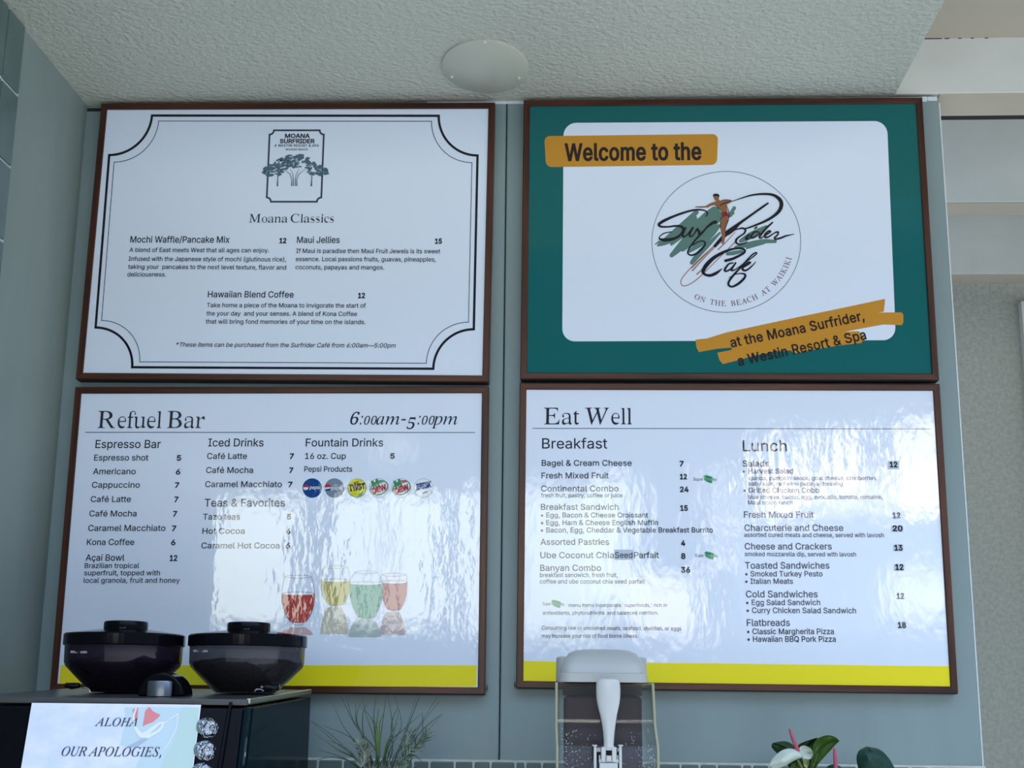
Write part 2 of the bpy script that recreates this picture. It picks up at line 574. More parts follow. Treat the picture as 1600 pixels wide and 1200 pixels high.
# ------------------------------------------------------------------ lettering
# letter outlines: style, character, advance, then contours in thousandths of the type size
GLYPHS = r'''
S 188
S&448|197,-7 150,-2 110,12 78,34 54,62 39,96 34,133 37,163 47,189 63,213 85,235 140,279 216,335 237,352 255,375 262,405 258,427 245,445 226,457 201,461 168,453 155,444 145,431 139,416 137,399 145,363 169,327 204,284 438,0 364,0 171,231 121,293 87,344 78,370 75,398 79,430 91,458 109,481 134,499 165,510 200,513 235,510 266,499 290,482 308,459 320,433 324,404 322,382 315,362 291,325 256,293 154,217 128,195 110,174 100,154 97,131 100,108 109,87 124,70 143,57 166,49 193,46 223,50 251,59 278,75 301,95 321,121 336,151 346,186 349,224 408,224 405,180 397,144 385,115 371,92 345,62 333,47 305,23 271,7 234,-3
S'206|78,318 70,509 136,509 128,318
S(273|89,207 92,264 101,324 114,384 132,441 153,494 177,539 236,539 191,428 161,313 154,258 151,207 154,161 160,115 188,16 236,-96 177,-96 139,-21 111,55 95,131
S)273|37,-96 86,18 113,116 122,207 119,258 112,313 82,428 37,539 97,539 121,494 142,441 159,384 173,323 181,264 184,207 178,130 161,53 134,-22 97,-96
S*453|201,223 206,331 114,272 89,315 186,365 89,415 114,459 206,400 201,509 250,509 246,400 337,459 362,415 266,365 362,315 337,272 246,331 250,223
S,188|38,-119 68,71 137,71 84,-119
S-453|337,244 337,188 114,188 114,244
S.188|95,-4 78,-1 63,9 53,24 50,41 53,59 63,73 78,83 95,87 113,83 128,73 138,59 141,41 138,24 128,9 113,-1
S/249|235,533 71,-76 14,-76 178,533
S0453|227,-7 174,1 130,24 95,62 69,113 53,178 48,254 53,330 69,395 95,447 130,484 174,508 227,516 279,508 323,484 358,447 384,395 400,330 405,254 400,178 384,113 359,62 323,24 279,1|227,50 261,56 290,74 313,103 330,144 340,194 344,254 340,314 330,365 313,405 290,435 261,453 227,460 192,453 163,435 140,405 123,365 113,314 109,254 113,194 123,144 140,103 163,74 192,56
S1453|76,0 76,55 391,55 391,0|276,509 276,0 212,0 212,448 86,358 86,427 198,509
S2453|64,0 64,47 234,229 282,282 311,327 318,348 320,371 317,397 308,419 293,436 273,449 250,457 224,460 196,457 172,447 153,433 139,413 130,390 127,362 66,362 71,405 86,442 111,473 143,496 182,511 225,516 268,511 306,497 337,474 361,445 376,411 381,372 378,345 371,318 357,290 336,259 267,180 153,60 389,57 389,0
S3453|218,-7 173,-3 133,10 98,30 70,57 52,91 44,132 109,132 115,107 126,87 144,71 165,59 191,52 219,50 248,53 275,61 297,74 315,93 325,116 329,145 326,172 316,196 299,217 275,234 242,244 201,248 157,248 157,299 288,448 70,452 70,509 372,509 372,461 211,278 211,289 264,288 308,276 344,253 371,222 387,186 393,145 387,103 370,66 344,36 309,12 266,-2
S4453|40,105 40,158 247,509 311,509 109,166 413,163 413,105|282,0 282,121 282,146 282,318 343,318 343,0
S5453|221,-7 178,-2 140,11 108,32 83,60 66,93 60,130 122,130 127,108 138,89 154,73 173,60 196,52 221,50 250,53 276,64 298,82 314,104 324,131 328,162 324,193 314,221 297,244 275,262 248,273 218,277 167,268 145,258 128,246 67,253 96,509 366,509 366,452 151,452 134,301 155,315 178,325 203,331 229,334 263,330 294,321 321,306 345,285 364,260 379,231 388,199 391,163 385,117 369,76 343,41 309,15 268,-1
S6453|226,-7 182,-1 142,15 109,40 84,74 69,115 64,162 68,199 80,239 102,285 137,340 252,509 322,509 151,261 165,288 196,307 235,314 278,309 316,295 346,271 370,240 384,201 389,157 384,112 368,73 343,39 310,14 271,-2|226,48 254,52 279,63 299,79 314,101 324,128 327,157 324,187 314,213 299,235 279,251 254,262 226,265 198,262 174,252 153,235 138,214 128,188 125,158 128,128 138,102 153,79 174,63 198,52
S7453|97,0 323,448 62,452 62,509 391,509 391,449 165,0
S8453|226,-7 178,-2 136,11 101,33 74,62 57,96 52,135 55,166 65,195 81,220 101,241 125,256 153,265 119,282 93,308 76,342 70,380 75,417 90,450 114,477 146,498 184,511 226,516 269,511 306,498 337,477 361,450 377,417 382,380 376,342 359,308 333,282 300,267 327,256 351,241 372,220 387,195 397,166 401,135 395,96 378,62 352,33 317,11 275,-2|226,49 258,52 285,60 307,74 323,91 333,113 337,139 333,165 322,189 305,208 283,223 256,232 226,235 196,232 169,223 147,208 130,189 119,165 115,139 119,113 129,91 145,74 167,60 195,52|226,290 252,292 274,300 293,313 307,330 316,351 319,376 316,399 308,420 294,437 275,449 252,457 226,460 200,457 177,449 159,437 145,420 136,399 133,376 136,351 145,330 159,313 178,300 201,292
S9453|226,516 271,510 310,494 343,468 368,434 384,393 389,347 385,309 373,270 350,224 315,168 200,0 130,0 301,248 287,221 257,202 218,195 175,199 137,214 106,237 83,269 68,307 64,352 69,397 85,436 110,469 143,494 182,510|226,460 199,457 174,446 154,429 138,407 129,381 125,352 129,322 138,295 154,274 174,257 199,247 226,243 254,247 279,257 299,273 314,295 324,321 327,350 324,381 314,407 299,429 279,446 254,457
S:188|95,-4 78,-1 63,9 53,24 50,41 53,59 63,73 78,83 95,87 113,83 128,73 138,59 141,41 138,24 128,9 113,-1|95,271 78,274 63,284 53,299 50,316 53,334 63,349 78,359 95,362 113,359 128,349 138,334 141,316 138,299 128,284 113,274
S;188|38,-119 68,71 137,71 84,-119|103,271 86,274 71,284 61,299 58,316 61,334 71,349 86,359 103,362 121,359 136,349 146,334 149,316 146,299 136,284 121,274
SA480|16,0 201,509 276,509 463,0 395,0 287,302 264,372 232,478 245,478 213,371 191,302 85,0|110,142 110,199 370,199 370,142
SB456|60,0 60,509 241,509 289,504 329,491 359,469 381,442 394,410 398,374 395,344 387,320 373,301 356,286 315,267 339,257 363,245 385,227 402,203 414,173 418,136 413,100 400,67 377,39 344,18 301,4 247,0|125,57 245,57 296,63 330,80 349,105 355,137 352,161 342,184 327,203 306,218 279,228 248,231 125,231|125,285 238,285 265,288 288,296 308,309 323,326 333,348 336,372 330,403 313,429 283,446 240,452 125,452
SC510|267,-7 205,1 150,25 104,63 70,115 48,179 40,254 48,329 70,393 104,445 150,484 205,508 267,516 305,513 340,504 373,490 402,471 427,447 448,418 463,385 473,348 408,348 401,373 389,395 357,428 315,449 267,456 223,450 184,432 150,403 125,364 109,314 103,254 109,194 125,145 151,105 184,76 223,59 267,53 315,60 357,81 389,114 401,136 408,160 473,160 463,124 448,91 428,62 402,38 373,19 341,5 305,-4
SD502|219,0 96,0 96,57 215,57 272,63 318,81 354,110 379,149 394,198 399,255 394,312 379,361 354,399 320,428 275,446 221,452 93,452 93,509 225,509 294,501 353,478 385,455 412,426 433,391 455,329 462,255 455,181 433,119 411,83 384,54 351,31 291,8|125,509 125,0 60,0 60,509
SE419|60,0 60,509 372,509 372,452 125,452 125,286 355,286 355,229 125,229 125,57 375,57 375,0
SF410|60,0 60,509 369,509 369,452 125,452 125,278 346,278 346,221 125,221 125,0
SG520|269,-7 205,1 149,25 104,64 69,116 47,179 40,254 47,329 69,393 103,445 149,484 203,508 265,516 304,513 340,504 374,489 403,469 429,445 449,416 465,384 474,349 408,349 387,393 356,427 315,448 265,456 222,450 183,432 150,404 125,364 109,314 103,254 109,194 125,145 151,105 184,76 224,59 269,53 309,57 345,71 374,93 396,123 410,160 415,202 434,199 283,199 283,256 478,256 478,200 471,141 451,91 419,50 377,19 326,0
SH517|60,0 60,509 125,509 125,289 392,289 392,509 457,509 457,0 392,0 392,232 125,232 125,0
SI300|31,0 31,57 118,57 118,452 31,452 31,509 269,509 269,452 183,452 183,57 269,57 269,0
SJ396|185,-7 143,-2 106,11 75,33 52,63 38,100 33,145 33,173 98,173 98,145 104,104 122,74 149,56 185,50 220,56 248,74 266,104 272,145 272,509 336,509 336,145 332,100 318,63 294,33 263,11 227,-2
SK467|104,145 104,216 139,261 174,303 212,344 364,509 448,509 231,276|60,0 60,509 125,509 125,334 124,225 125,193 125,0|372,0 188,259 228,309 449,0
SL393|60,0 60,509 125,509 125,57 361,57 361,0
SM628|60,0 60,509 152,509 277,187 287,159 299,123 311,84 322,49 307,49 318,83 330,121 342,158 352,187 476,509 568,509 568,0 504,0 504,291 504,327 505,369 506,413 507,457 498,409 482,363 467,322 456,291 342,0 286,0 170,291 159,321 145,361 129,408 112,457 119,457 120,416 121,372 122,328 122,291 122,0
SN523|60,0 60,509 136,509 343,183 363,151 388,107 414,55 405,54 401,108 399,157 399,195 399,509 463,509 463,0 387,0 202,290 177,331 148,381 108,452 119,454 122,384 124,328 125,291 125,0
SO533|267,-7 205,1 150,25 105,63 70,115 48,179 40,254 48,329 70,393 105,445 150,484 205,508 267,516 329,508 384,484 429,445 464,393 486,329 493,254 486,179 464,115 429,63 384,25 329,1|267,53 310,59 349,76 383,105 408,144 425,194 430,254 425,314 408,365 383,404 349,433 310,450 267,456 223,450 184,433 151,404 125,364 109,314 103,254 109,194 125,144 151,105 184,76 223,59
SP445|60,0 60,509 235,509 289,503 332,487 366,462 390,430 404,391 409,348 404,304 390,265 366,233 332,207 289,191 235,186 109,186 109,242 233,242 269,246 297,256 318,272 333,294 342,319 344,348 342,376 333,402 318,423 297,439 268,449 232,452 125,452 125,0
SQ533|245,159 313,159 369,85 384,65 468,-48 401,-48 346,27 331,46|267,-7 205,1 150,25 105,63 70,115 48,179 40,254 48,329 70,393 105,445 150,484 205,508 267,516 329,508 384,484 429,445 464,393 486,329 493,254 486,179 464,115 429,63 384,25 329,1|267,53 310,59 349,76 383,105 408,144 425,194 430,254 425,314 408,365 383,404 349,433 310,450 267,456 223,450 184,433 151,404 125,364 109,314 103,254 109,194 125,144 151,105 184,76 223,59
SR449|60,0 60,509 236,509 290,504 333,489 367,465 390,433 405,395 409,352 405,309 390,271 367,240 333,217 289,203 236,198 96,198 96,255 234,255 269,258 298,267 319,281 334,300 342,324 345,352 342,380 334,405 319,425 298,440 269,449 233,452 125,452 125,0|353,0 230,229 303,229 428,0
SS447|224,-9 172,-4 128,9 91,31 64,60 46,96 38,137 104,137 110,110 123,88 142,71 166,59 194,52 224,49 257,52 286,60 311,74 329,92 341,114 346,139 342,161 332,179 316,193 296,205 245,222 184,239 128,260 86,289 67,313 56,341 52,372 58,413 75,448 102,476 138,498 180,511 227,516 275,511 316,498 351,476 377,449 394,415 401,378 337,378 326,412 302,437 267,453 225,459 194,456 167,448 145,435 129,418 118,398 115,376 119,352 131,334 148,319 169,308 212,293 264,279 312,264 359,238 379,220 395,198 405,171 408,139 403,99 386,64 360,34 323,11 278,-4
ST449|32,452 32,509 417,509 417,452 257,452 257,0 193,0 193,452
SU517|259,-8 203,-2 154,15 114,43 85,80 66,124 60,173 60,509 124,509 124,178 128,144 141,113 160,87 187,68 220,56 259,52 298,56 331,68 357,87 377,113 389,144 393,178 393,509 457,509 457,173 451,124 433,80 403,43 363,15 315,-2
SV480|204,0 16,509 84,509 192,206 215,137 248,31 235,31 267,138 290,206 395,509 463,509 278,0
SW686|155,0 16,509 82,509 163,196 175,145 187,94 197,40 189,40 200,94 211,145 224,196 306,509 380,509 462,196 474,145 486,94 497,40 488,40 499,94 510,145 523,196 603,509 670,509 530,0 455,0 368,323 351,391 336,475 350,475 335,395 318,323 230,0
SX474|18,0 217,284 217,236 29,509 104,509 178,400 204,361 223,329 243,292 232,292 252,329 272,361 298,400 374,509 446,509 259,239 259,287 456,0 382,0 292,129 268,165 250,195 230,231 244,231 225,196 206,166 182,129 91,0
SY472|203,0 203,208 16,509 91,509 192,344 222,292 250,230 224,230 251,293 280,344 381,509 455,509 268,208 268,0
SZ438|42,0 42,46 273,385 306,431 341,476 348,454 285,452 223,452 40,452 40,509 397,509 397,462 169,129 134,81 97,33 90,54 152,57 214,57 399,57 399,0
Sa389|160,-9 126,-5 94,5 68,22 48,45 35,73 30,108 34,138 43,161 58,179 78,193 125,211 178,220 234,227 265,235 273,243 276,255 273,279 267,297 256,311 240,322 220,329 196,331 171,329 149,322 118,301 100,274 41,291 57,322 79,346 104,364 133,375 163,382 194,384 239,379 263,372 286,360 306,343 322,320 333,290 337,251 337,0 277,0 277,52 252,25 215,1 190,-6|170,45 202,49 228,59 248,74 263,93 272,115 276,138 276,190 259,182 231,176 200,171 175,168 134,159 117,150 103,139 95,124 92,105 94,87 102,72 114,61 130,52
Sb424|229,-8 198,-5 172,4 153,17 138,31 118,59 112,0 53,0 53,509 114,509 114,319 137,346 171,373 197,381 229,384 274,378 313,361 345,332 370,293 385,245 390,189 385,133 370,84 346,45 313,16 274,-2|220,47 253,51 279,66 301,88 316,117 325,151 328,189 325,227 316,261 301,290 280,311 253,325 220,330 188,325 161,312 140,291 125,263 116,229 113,189 116,150 125,115 140,86 162,65 188,51
Sc396|207,-8 159,-2 117,16 82,46 56,85 40,133 34,187 40,243 56,291 82,330 117,360 159,378 207,384 260,377 305,356 340,322 362,277 303,262 290,289 270,311 242,325 207,330 173,325 145,310 124,287 108,258 99,224 96,187 99,151 108,117 124,89 145,66 173,51 207,46 243,52 271,66 292,89 304,117 363,102 354,78 341,56 306,21 261,-1
Sd424|195,-8 151,-2 111,16 79,45 55,84 39,133 34,189 39,245 55,293 79,332 112,361 151,378 196,384 228,381 253,373 287,346 306,319 311,509 372,509 372,0 313,0 313,59 287,31 252,4 227,-5|205,47 236,51 263,65 284,86 299,115 309,150 312,189 309,229 300,263 284,291 263,312 237,325 205,330 172,325 145,311 124,290 108,261 99,227 96,189 99,151 109,117 124,88 145,66 172,51
Se404|212,-8 161,-2 117,16 82,46 56,85 40,132 34,187 39,242 55,290 81,329 115,359 157,378 205,384 236,382 266,374 294,361 319,341 341,315 357,282 368,242 371,194 371,169 75,169 75,221 338,221 310,202 307,237 298,269 283,294 263,314 237,326 205,330 173,326 146,313 125,294 109,270 99,241 96,211 96,178 100,139 110,106 128,80 151,61 179,50 212,46 254,53 285,73 306,105 365,91 353,63 335,39 311,19 283,4 249,-5
Sf254|228,379 228,327 6,327 6,379|81,0 81,432 84,461 96,486 113,505 135,519 161,527 187,530 222,527 243,521 227,468 215,472 195,474 171,470 154,460 145,443 142,419 142,0
Sg425|207,-151 168,-148 134,-140 105,-127 82,-110 64,-91 51,-69 101,-41 122,-66 154,-88 178,-95 207,-97 249,-92 282,-75 298,-58 308,-34 311,-6 311,68 287,41 252,16 227,8 195,5 152,10 113,27 80,53 55,90 39,136 34,191 39,246 55,293 80,332 112,361 152,378 196,384 228,382 253,373 288,346 308,319 313,379 372,379 372,-9 367,-54 350,-90 324,-117 291,-136 251,-147|205,59 237,63 264,75 285,95 300,121 309,154 312,193 309,231 300,264 285,291 264,312 237,325 205,330 172,325 145,312 124,290 109,262 99,229 96,193 99,155 109,123 124,96 145,76 172,63
Sh410|114,227 114,0 53,0 53,509 114,509 114,287 102,287 124,332 152,362 187,379 227,384 264,380 295,369 321,349 341,321 353,285 357,240 357,0 296,0 296,235 290,275 273,304 246,323 210,329 184,326 161,317 141,303 126,283 117,257
Si167|53,0 53,379 114,379 114,0|84,443 67,446 54,455 44,468 41,483 44,499 54,512 67,521 84,524 100,521 114,512 123,499 126,483 123,468 114,455 100,446
Sj167|53,379 114,379 114,-30 111,-63 102,-90 86,-113 65,-129 37,-139 4,-143 -10,-143 -10,-87 2,-87 25,-83 40,-72 50,-54 53,-29|83,443 67,446 53,455 44,468 41,483 44,499 53,512 67,521 83,524 100,521 114,512 123,499 126,483 123,468 114,455 100,446
Sk381|110,137 110,212 121,212 284,379 360,379 184,199 177,199|53,0 53,509 114,509 114,0|294,0 148,186 191,229 372,0
Sl189|139,-2 101,3 74,20 58,47 53,84 53,509 114,509 114,99 115,77 120,62 130,54 146,52 160,53 170,54 181,3 162,-1
Sm610|53,0 53,379 112,379 112,295 118,323 132,346 151,363 172,376 195,384 219,386 257,380 287,361 309,331 321,295 312,295 322,321 337,343 357,361 381,375 407,383 437,386 468,383 497,372 522,354 541,328 553,296 557,255 557,0 496,0 496,254 490,289 473,313 447,326 419,330 395,328 374,320 358,307 345,290 338,270 335,247 335,0 274,0 274,260 269,288 253,311 229,326 199,330 178,328 158,320 140,307 126,289 117,266 114,238 114,0
Sn410|114,227 114,0 53,0 53,379 112,379 112,287 102,287 124,332 152,362 187,379 227,384 264,380 295,369 321,349 341,321 353,285 357,240 357,0 296,0 296,235 290,275 273,304 246,323 210,329 184,326 161,317 141,303 126,283 117,257
So415|207,-8 159,-2 117,16 82,46 56,85 40,133 34,187 40,243 56,291 82,330 117,360 159,378 207,384 256,378 299,360 333,330 359,291 376,243 381,187 376,133 359,85 333,46 299,16 256,-2|207,46 242,51 270,66 292,89 307,117 316,151 319,187 316,224 307,258 292,287 270,310 242,325 207,330 173,325 145,310 124,287 108,258 99,224 96,187 99,151 108,117 124,89 145,66 173,51
Sp424|53,-143 53,379 112,379 112,319 137,346 171,373 197,381 229,384 274,378 313,361 345,332 370,293 385,245 390,189 385,133 370,84 346,45 313,16 274,-2 229,-8 198,-5 173,4 138,31 118,59 114,-143|220,47 253,51 279,66 301,88 316,117 325,151 328,189 325,227 316,261 301,290 280,311 253,325 220,330 188,325 161,312 140,291 125,263 116,229 113,189 116,150 125,115 140,86 162,65 188,51
Sq424|372,-143 311,-143 311,59 287,31 252,4 227,-5 195,-8 151,-2 111,16 79,45 55,84 39,133 34,189 39,245 55,293 79,332 112,361 151,378 196,384 228,381 253,373 287,346 307,319 313,379 372,379|205,47 236,51 263,65 284,86 299,115 309,150 312,189 309,229 300,263 284,291 263,312 237,325 205,330 172,325 145,311 124,290 108,261 99,227 96,189 99,151 109,117 124,88 145,66 172,51
Sr259|53,0 53,379 112,379 112,321 130,347 152,367 181,380 213,385 229,384 243,384 243,322 230,324 207,326 182,323 159,315 140,301 126,284 117,262 114,237 114,0
Ss365|182,-8 145,-5 112,3 84,18 62,38 45,63 36,94 94,107 105,79 124,60 150,49 181,45 217,50 244,62 262,81 268,103 265,121 254,136 237,147 212,155 149,170 104,186 72,208 53,237 47,274 51,305 65,332 87,354 115,370 149,381 187,384 223,381 254,372 279,358 299,339 314,316 324,290 268,277 258,298 243,316 219,328 187,333 156,329 131,317 114,299 109,277 112,258 124,243 144,232 172,223 229,209 275,194 306,171 325,142 331,107 326,75 312,47 290,24 260,6 223,-5
St227|204,379 204,327 6,327 6,379|65,471 126,471 126,98 128,76 136,61 150,53 170,50 185,51 202,54 213,2 192,-3 168,-4 125,2 92,21 72,52 65,93
Su410|182,-5 146,-1 115,11 89,31 69,59 57,95 53,139 53,379 114,379 114,144 119,105 137,75 164,56 200,50 226,53 249,62 268,77 283,97 293,122 296,153 296,379 357,379 357,0 298,0 298,92 307,92 286,47 257,17 222,0
Sv389|163,0 17,379 84,379 165,155 187,87 206,21 184,21 203,87 224,155 305,379 371,379 226,0
Sw567|138,0 23,379 87,379 133,214 154,137 175,41 165,41 186,135 206,214 252,379 316,379 362,214 382,136 402,41 391,41 413,135 434,214 480,379 545,379 429,0 368,0 319,172 305,225 291,280 277,338 291,338 277,280 263,225 248,172 199,0
Sx379|21,0 171,218 171,171 29,379 100,379 147,306 179,253 207,206 175,206 202,253 233,306 282,379 352,379 209,169 209,214 358,0 287,0 231,85 200,136 173,182 205,182 178,136 148,85 91,0
Sy389|47,-139 61,-86 71,-87 104,-89 118,-84 130,-74 141,-58 151,-36 163,-1 17,379 84,379 165,155 187,87 206,21 184,21 202,87 224,155 305,379 371,379 204,-58 191,-85 177,-107 159,-124 139,-136 117,-143 91,-145 65,-143
Sz380|42,0 42,46 254,320 48,323 48,379 333,379 333,331 126,60 339,56 339,0
Sç396|207,-8 159,-2 117,16 82,46 56,85 40,133 34,187 40,243 56,291 82,330 117,360 159,378 207,384 260,377 305,356 340,322 362,277 303,262 290,289 270,311 242,325 207,330 173,325 145,310 124,287 108,258 99,224 96,187 99,151 108,117 124,89 145,66 173,51 207,46 243,52 271,66 292,89 304,117 363,102 354,78 341,56 306,21 261,-1|169,-143 169,-107 210,-107 236,-102 241,-95 243,-84 241,-74 236,-67 210,-62 182,-62 192,16 224,16 224,0 224,-29 253,-34 273,-44 285,-61 289,-85 284,-111 270,-129 245,-139 210,-143
Sé404|212,-8 161,-2 117,16 82,46 56,85 40,132 34,187 39,242 55,290 81,329 115,359 157,378 205,384 236,382 266,374 294,361 319,341 341,315 357,282 368,242 371,194 371,169 75,169 75,221 338,221 310,202 307,237 298,269 283,294 263,314 237,326 205,330 173,326 146,313 125,294 109,270 99,241 96,211 96,178 100,139 110,106 128,80 151,61 179,50 212,46 254,53 285,73 306,105 365,91 353,63 335,39 311,19 283,4 249,-5|177,429 225,529 293,529 227,429
Sí167|53,0 53,379 114,379 114,0|57,429 104,529 173,529 107,429
S—699|699,244 699,188 0,188 0,244
S•389|194,93 166,96 139,107 117,124 100,147 89,173 85,202 89,231 100,257 117,279 139,296 166,307 194,311 223,307 249,296 272,279 289,257 300,231 304,202 300,173 289,147 272,124 249,107 223,96
R 175
R0375|188,-7 150,-3 118,7 91,24 60,61 39,111 27,171 23,241 27,311 39,371 60,420 91,456 118,473 150,483 189,486 225,483 257,473 283,456 314,419 336,370 348,310 353,240 348,171 336,110 314,61 283,24 256,7 225,-3|188,37 210,43 227,61 237,91 246,155 248,240 246,326 237,390 227,419 211,437 189,443 166,437 150,419 139,390 130,326 127,240 130,155 139,91 150,61 166,43
R5375|165,-7 119,-4 84,5 58,18 40,35 30,54 27,75 31,95 42,109 59,118 81,121 88,83 97,66 111,52 130,43 154,40 176,43 195,50 212,63 226,83 234,111 237,148 231,192 213,223 184,241 146,247 103,243 71,235 40,247 62,480 316,480 319,357 281,357 275,380 267,399 258,404 244,406 105,406 94,281 126,288 168,291 216,287 258,276 293,256 319,228 335,192 340,148 336,108 324,75 306,48 282,27 255,12 226,1
R6375|197,-7 150,-1 109,18 76,49 51,93 35,151 30,222 33,275 42,325 57,370 77,409 104,441 137,466 176,481 222,486 261,484 291,476 313,464 329,449 338,431 340,412 336,393 322,376 298,364 260,360 256,400 243,434 232,443 216,447 191,441 170,426 152,401 134,345 125,269 161,286 186,292 218,294 256,290 288,278 315,258 336,230 348,196 352,155 348,110 334,71 313,38 282,13 244,-2|199,38 222,44 239,64 251,98 255,148 250,196 238,228 219,247 193,253 174,251 154,243 125,221 131,138 147,81 162,57 179,42
R:180|89,278 74,281 60,289 51,303 48,324 51,345 60,359 74,367 89,369 106,367 119,359 129,345 132,324 129,303 119,289 106,281|89,-9 74,-7 60,1 51,15 48,36 51,57 60,71 74,79 89,81 106,79 119,71 129,57 132,36 129,15 119,1 106,-7
RA437|-9,0 -9,18 9,21 24,30 36,47 49,75 206,466 224,465 384,87 411,34 425,22 443,18 443,0 229,0 229,18 259,21 277,30 283,46 273,81 253,132 103,132 79,71 76,59 75,48 80,32 96,21 124,18 128,0|113,161 242,161 177,319
RB443|16,0 16,17 45,22 62,32 72,51 75,82 75,369 69,412 62,425 51,433 15,439 15,455 220,455 284,451 333,439 368,418 389,388 396,351 389,313 369,283 335,261 287,247 344,231 385,206 410,173 418,132 413,93 397,61 371,35 335,15 291,4 238,0|182,252 234,257 263,272 279,301 285,345 281,385 269,412 248,428 216,434 198,432 188,425 182,391|222,24 259,30 283,49 296,81 301,128 295,176 277,208 245,225 197,231 182,231 182,65 184,46 190,33 202,26
RC468|257,-11 193,-3 137,20 91,56 56,104 34,162 26,228 34,294 56,351 92,399 139,435 195,458 259,465 309,459 367,440 388,435 408,443 419,465 437,465 437,308 420,308 392,364 356,407 328,427 298,439 265,443 222,435 187,409 163,365 149,304 144,226 147,164 159,114 177,74 203,46 237,29 278,24 318,29 358,45 395,71 428,106 447,89 409,45 365,14 314,-5
RE442|14,0 14,17 44,20 62,30 72,48 75,78 75,369 72,405 62,425 44,435 16,439 16,455 399,455 399,320 383,320 375,357 361,386 340,406 295,424 232,430 200,428 191,424 186,417 183,388 183,246 193,246 232,252 259,269 277,300 288,345 304,345 304,118 287,118 282,154 273,181 259,201 241,213 216,220 185,222 183,67 185,47 192,35 206,29 230,28 276,30 313,39 345,53 371,75 393,105 411,143 430,143 402,0
RH523|15,0 15,17 45,22 62,32 72,50 75,81 75,379 71,406 62,424 44,434 16,439 16,455 242,455 242,439 204,432 193,425 187,415 182,379 182,251 342,251 342,379 337,415 331,425 320,432 282,439 282,455 507,455 507,439 478,434 461,424 452,407 449,379 449,81 452,52 461,33 478,22 507,17 507,0 282,0 282,17 311,21 329,31 339,49 342,81 342,221 182,221 182,81 185,50 194,32 212,22 242,17 242,0
RI261|13,0 13,17 42,23 61,32 72,49 75,75 75,387 72,412 63,427 45,435 13,439 13,455 244,455 244,439 214,435 196,427 186,412 183,387 183,77 187,44 194,34 206,26 246,17 246,0
RK510|16,0 16,17 45,22 63,32 72,50 75,81 75,379 72,406 63,424 45,434 17,439 17,455 242,455 242,439 205,432 194,425 187,415 183,379 183,234 321,373 342,398 349,418 342,430 323,436 291,439 291,455 486,455 486,439 477,439 436,430 392,404 345,361 271,285 463,46 487,25 519,17 519,0 281,0 281,17 306,18 322,21 331,27 334,34 329,47 316,66 199,214 183,198 183,81 186,50 195,32 213,22 242,17 242,0
RM634|14,0 14,17 43,22 61,32 72,50 75,79 75,382 71,416 64,426 53,432 15,439 15,455 185,455 317,142 449,455 617,455 617,439 590,433 573,423 563,405 560,378 560,85 565,43 571,31 582,23 617,17 617,0 396,0 396,17 433,25 443,32 450,44 455,83 455,399 288,0 270,0 105,389 105,80 109,48 120,30 139,20 169,17 169,0
RN494|403,-11 107,350 107,79 110,49 119,31 136,21 167,17 167,0 18,0 18,17 54,23 65,30 71,41 76,79 76,388 36,433 18,439 18,455 156,455 391,169 391,377 386,414 379,425 369,431 331,439 331,455 480,455 480,439 450,434 433,425 425,407 422,377 422,-11
RO525|261,-11 213,-6 169,7 129,29 94,58 66,93 45,134 32,179 28,228 32,276 45,321 66,362 95,397 130,426 170,448 216,462 265,466 313,462 357,448 397,427 431,399 459,364 481,323 494,277 498,228 494,179 481,134 459,93 430,58 395,29 355,7 310,-6|265,12 306,21 338,47 361,90 375,150 379,228 376,293 365,346 348,389 324,419 294,437 260,443 219,435 186,409 163,366 150,305 145,228 149,163 159,109 177,67 201,37 230,18
RR473|15,0 15,17 45,22 62,32 72,50 75,81 75,379 71,406 62,424 44,434 16,439 16,455 217,455 278,452 329,442 367,426 395,403 412,372 417,334 411,296 392,265 360,241 315,224 432,50 452,26 463,19 478,17 480,0 338,0 201,212 182,212 182,81 185,50 194,32 212,22 242,17 242,0|182,234 203,234 249,240 280,258 298,290 304,336 299,378 284,407 259,425 224,431 202,429 190,422 184,409 182,385
RT423|92,0 92,17 123,21 142,31 152,50 156,81 156,433 149,433 116,430 88,420 65,403 41,367 29,318 11,318 11,455 410,455 410,317 394,317 385,359 368,391 343,415 310,429 269,433 263,81 267,49 276,30 296,21 328,17 328,0
RW611|171,-11 32,393 15,427 3,435 -15,439 -15,455 181,455 181,439 150,432 143,423 140,410 148,373 223,153 301,353 286,399 278,418 267,429 229,439 229,455 439,455 439,439 413,436 398,427 393,412 399,386 474,166 541,369 549,406 546,421 538,430 503,439 503,455 624,455 624,439 607,433 594,421 575,379 446,-11 428,-11 316,309 190,-11
Ra344|255,-10 226,-5 208,10 200,35 168,11 133,-4 95,-9 64,-4 40,11 25,34 20,63 25,91 39,115 63,136 119,164 199,190 199,241 196,266 187,282 171,292 148,296 123,293 109,286 104,274 113,257 123,231 120,215 110,202 95,194 77,191 59,194 45,203 36,218 33,236 37,259 49,278 69,295 95,308 126,316 162,318 205,315 239,307 263,292 280,271 290,244 293,210 293,62 295,40 304,34 320,42 329,28 306,7 281,-6|151,34 174,41 199,63 199,169 164,157 138,139 123,114 118,84 122,56 133,39
Rc293|156,-10 119,-5 87,11 59,35 38,68 24,106 19,150 25,196 40,237 64,271 96,297 133,313 175,319 218,314 250,298 271,275 277,245 275,228 266,215 253,207 236,204 214,209 201,225 196,251 197,261 197,271 194,286 185,294 169,297 144,290 126,269 116,235 112,187 118,123 137,76 156,55 178,42 204,38 239,47 271,72 285,60 248,21 205,-2
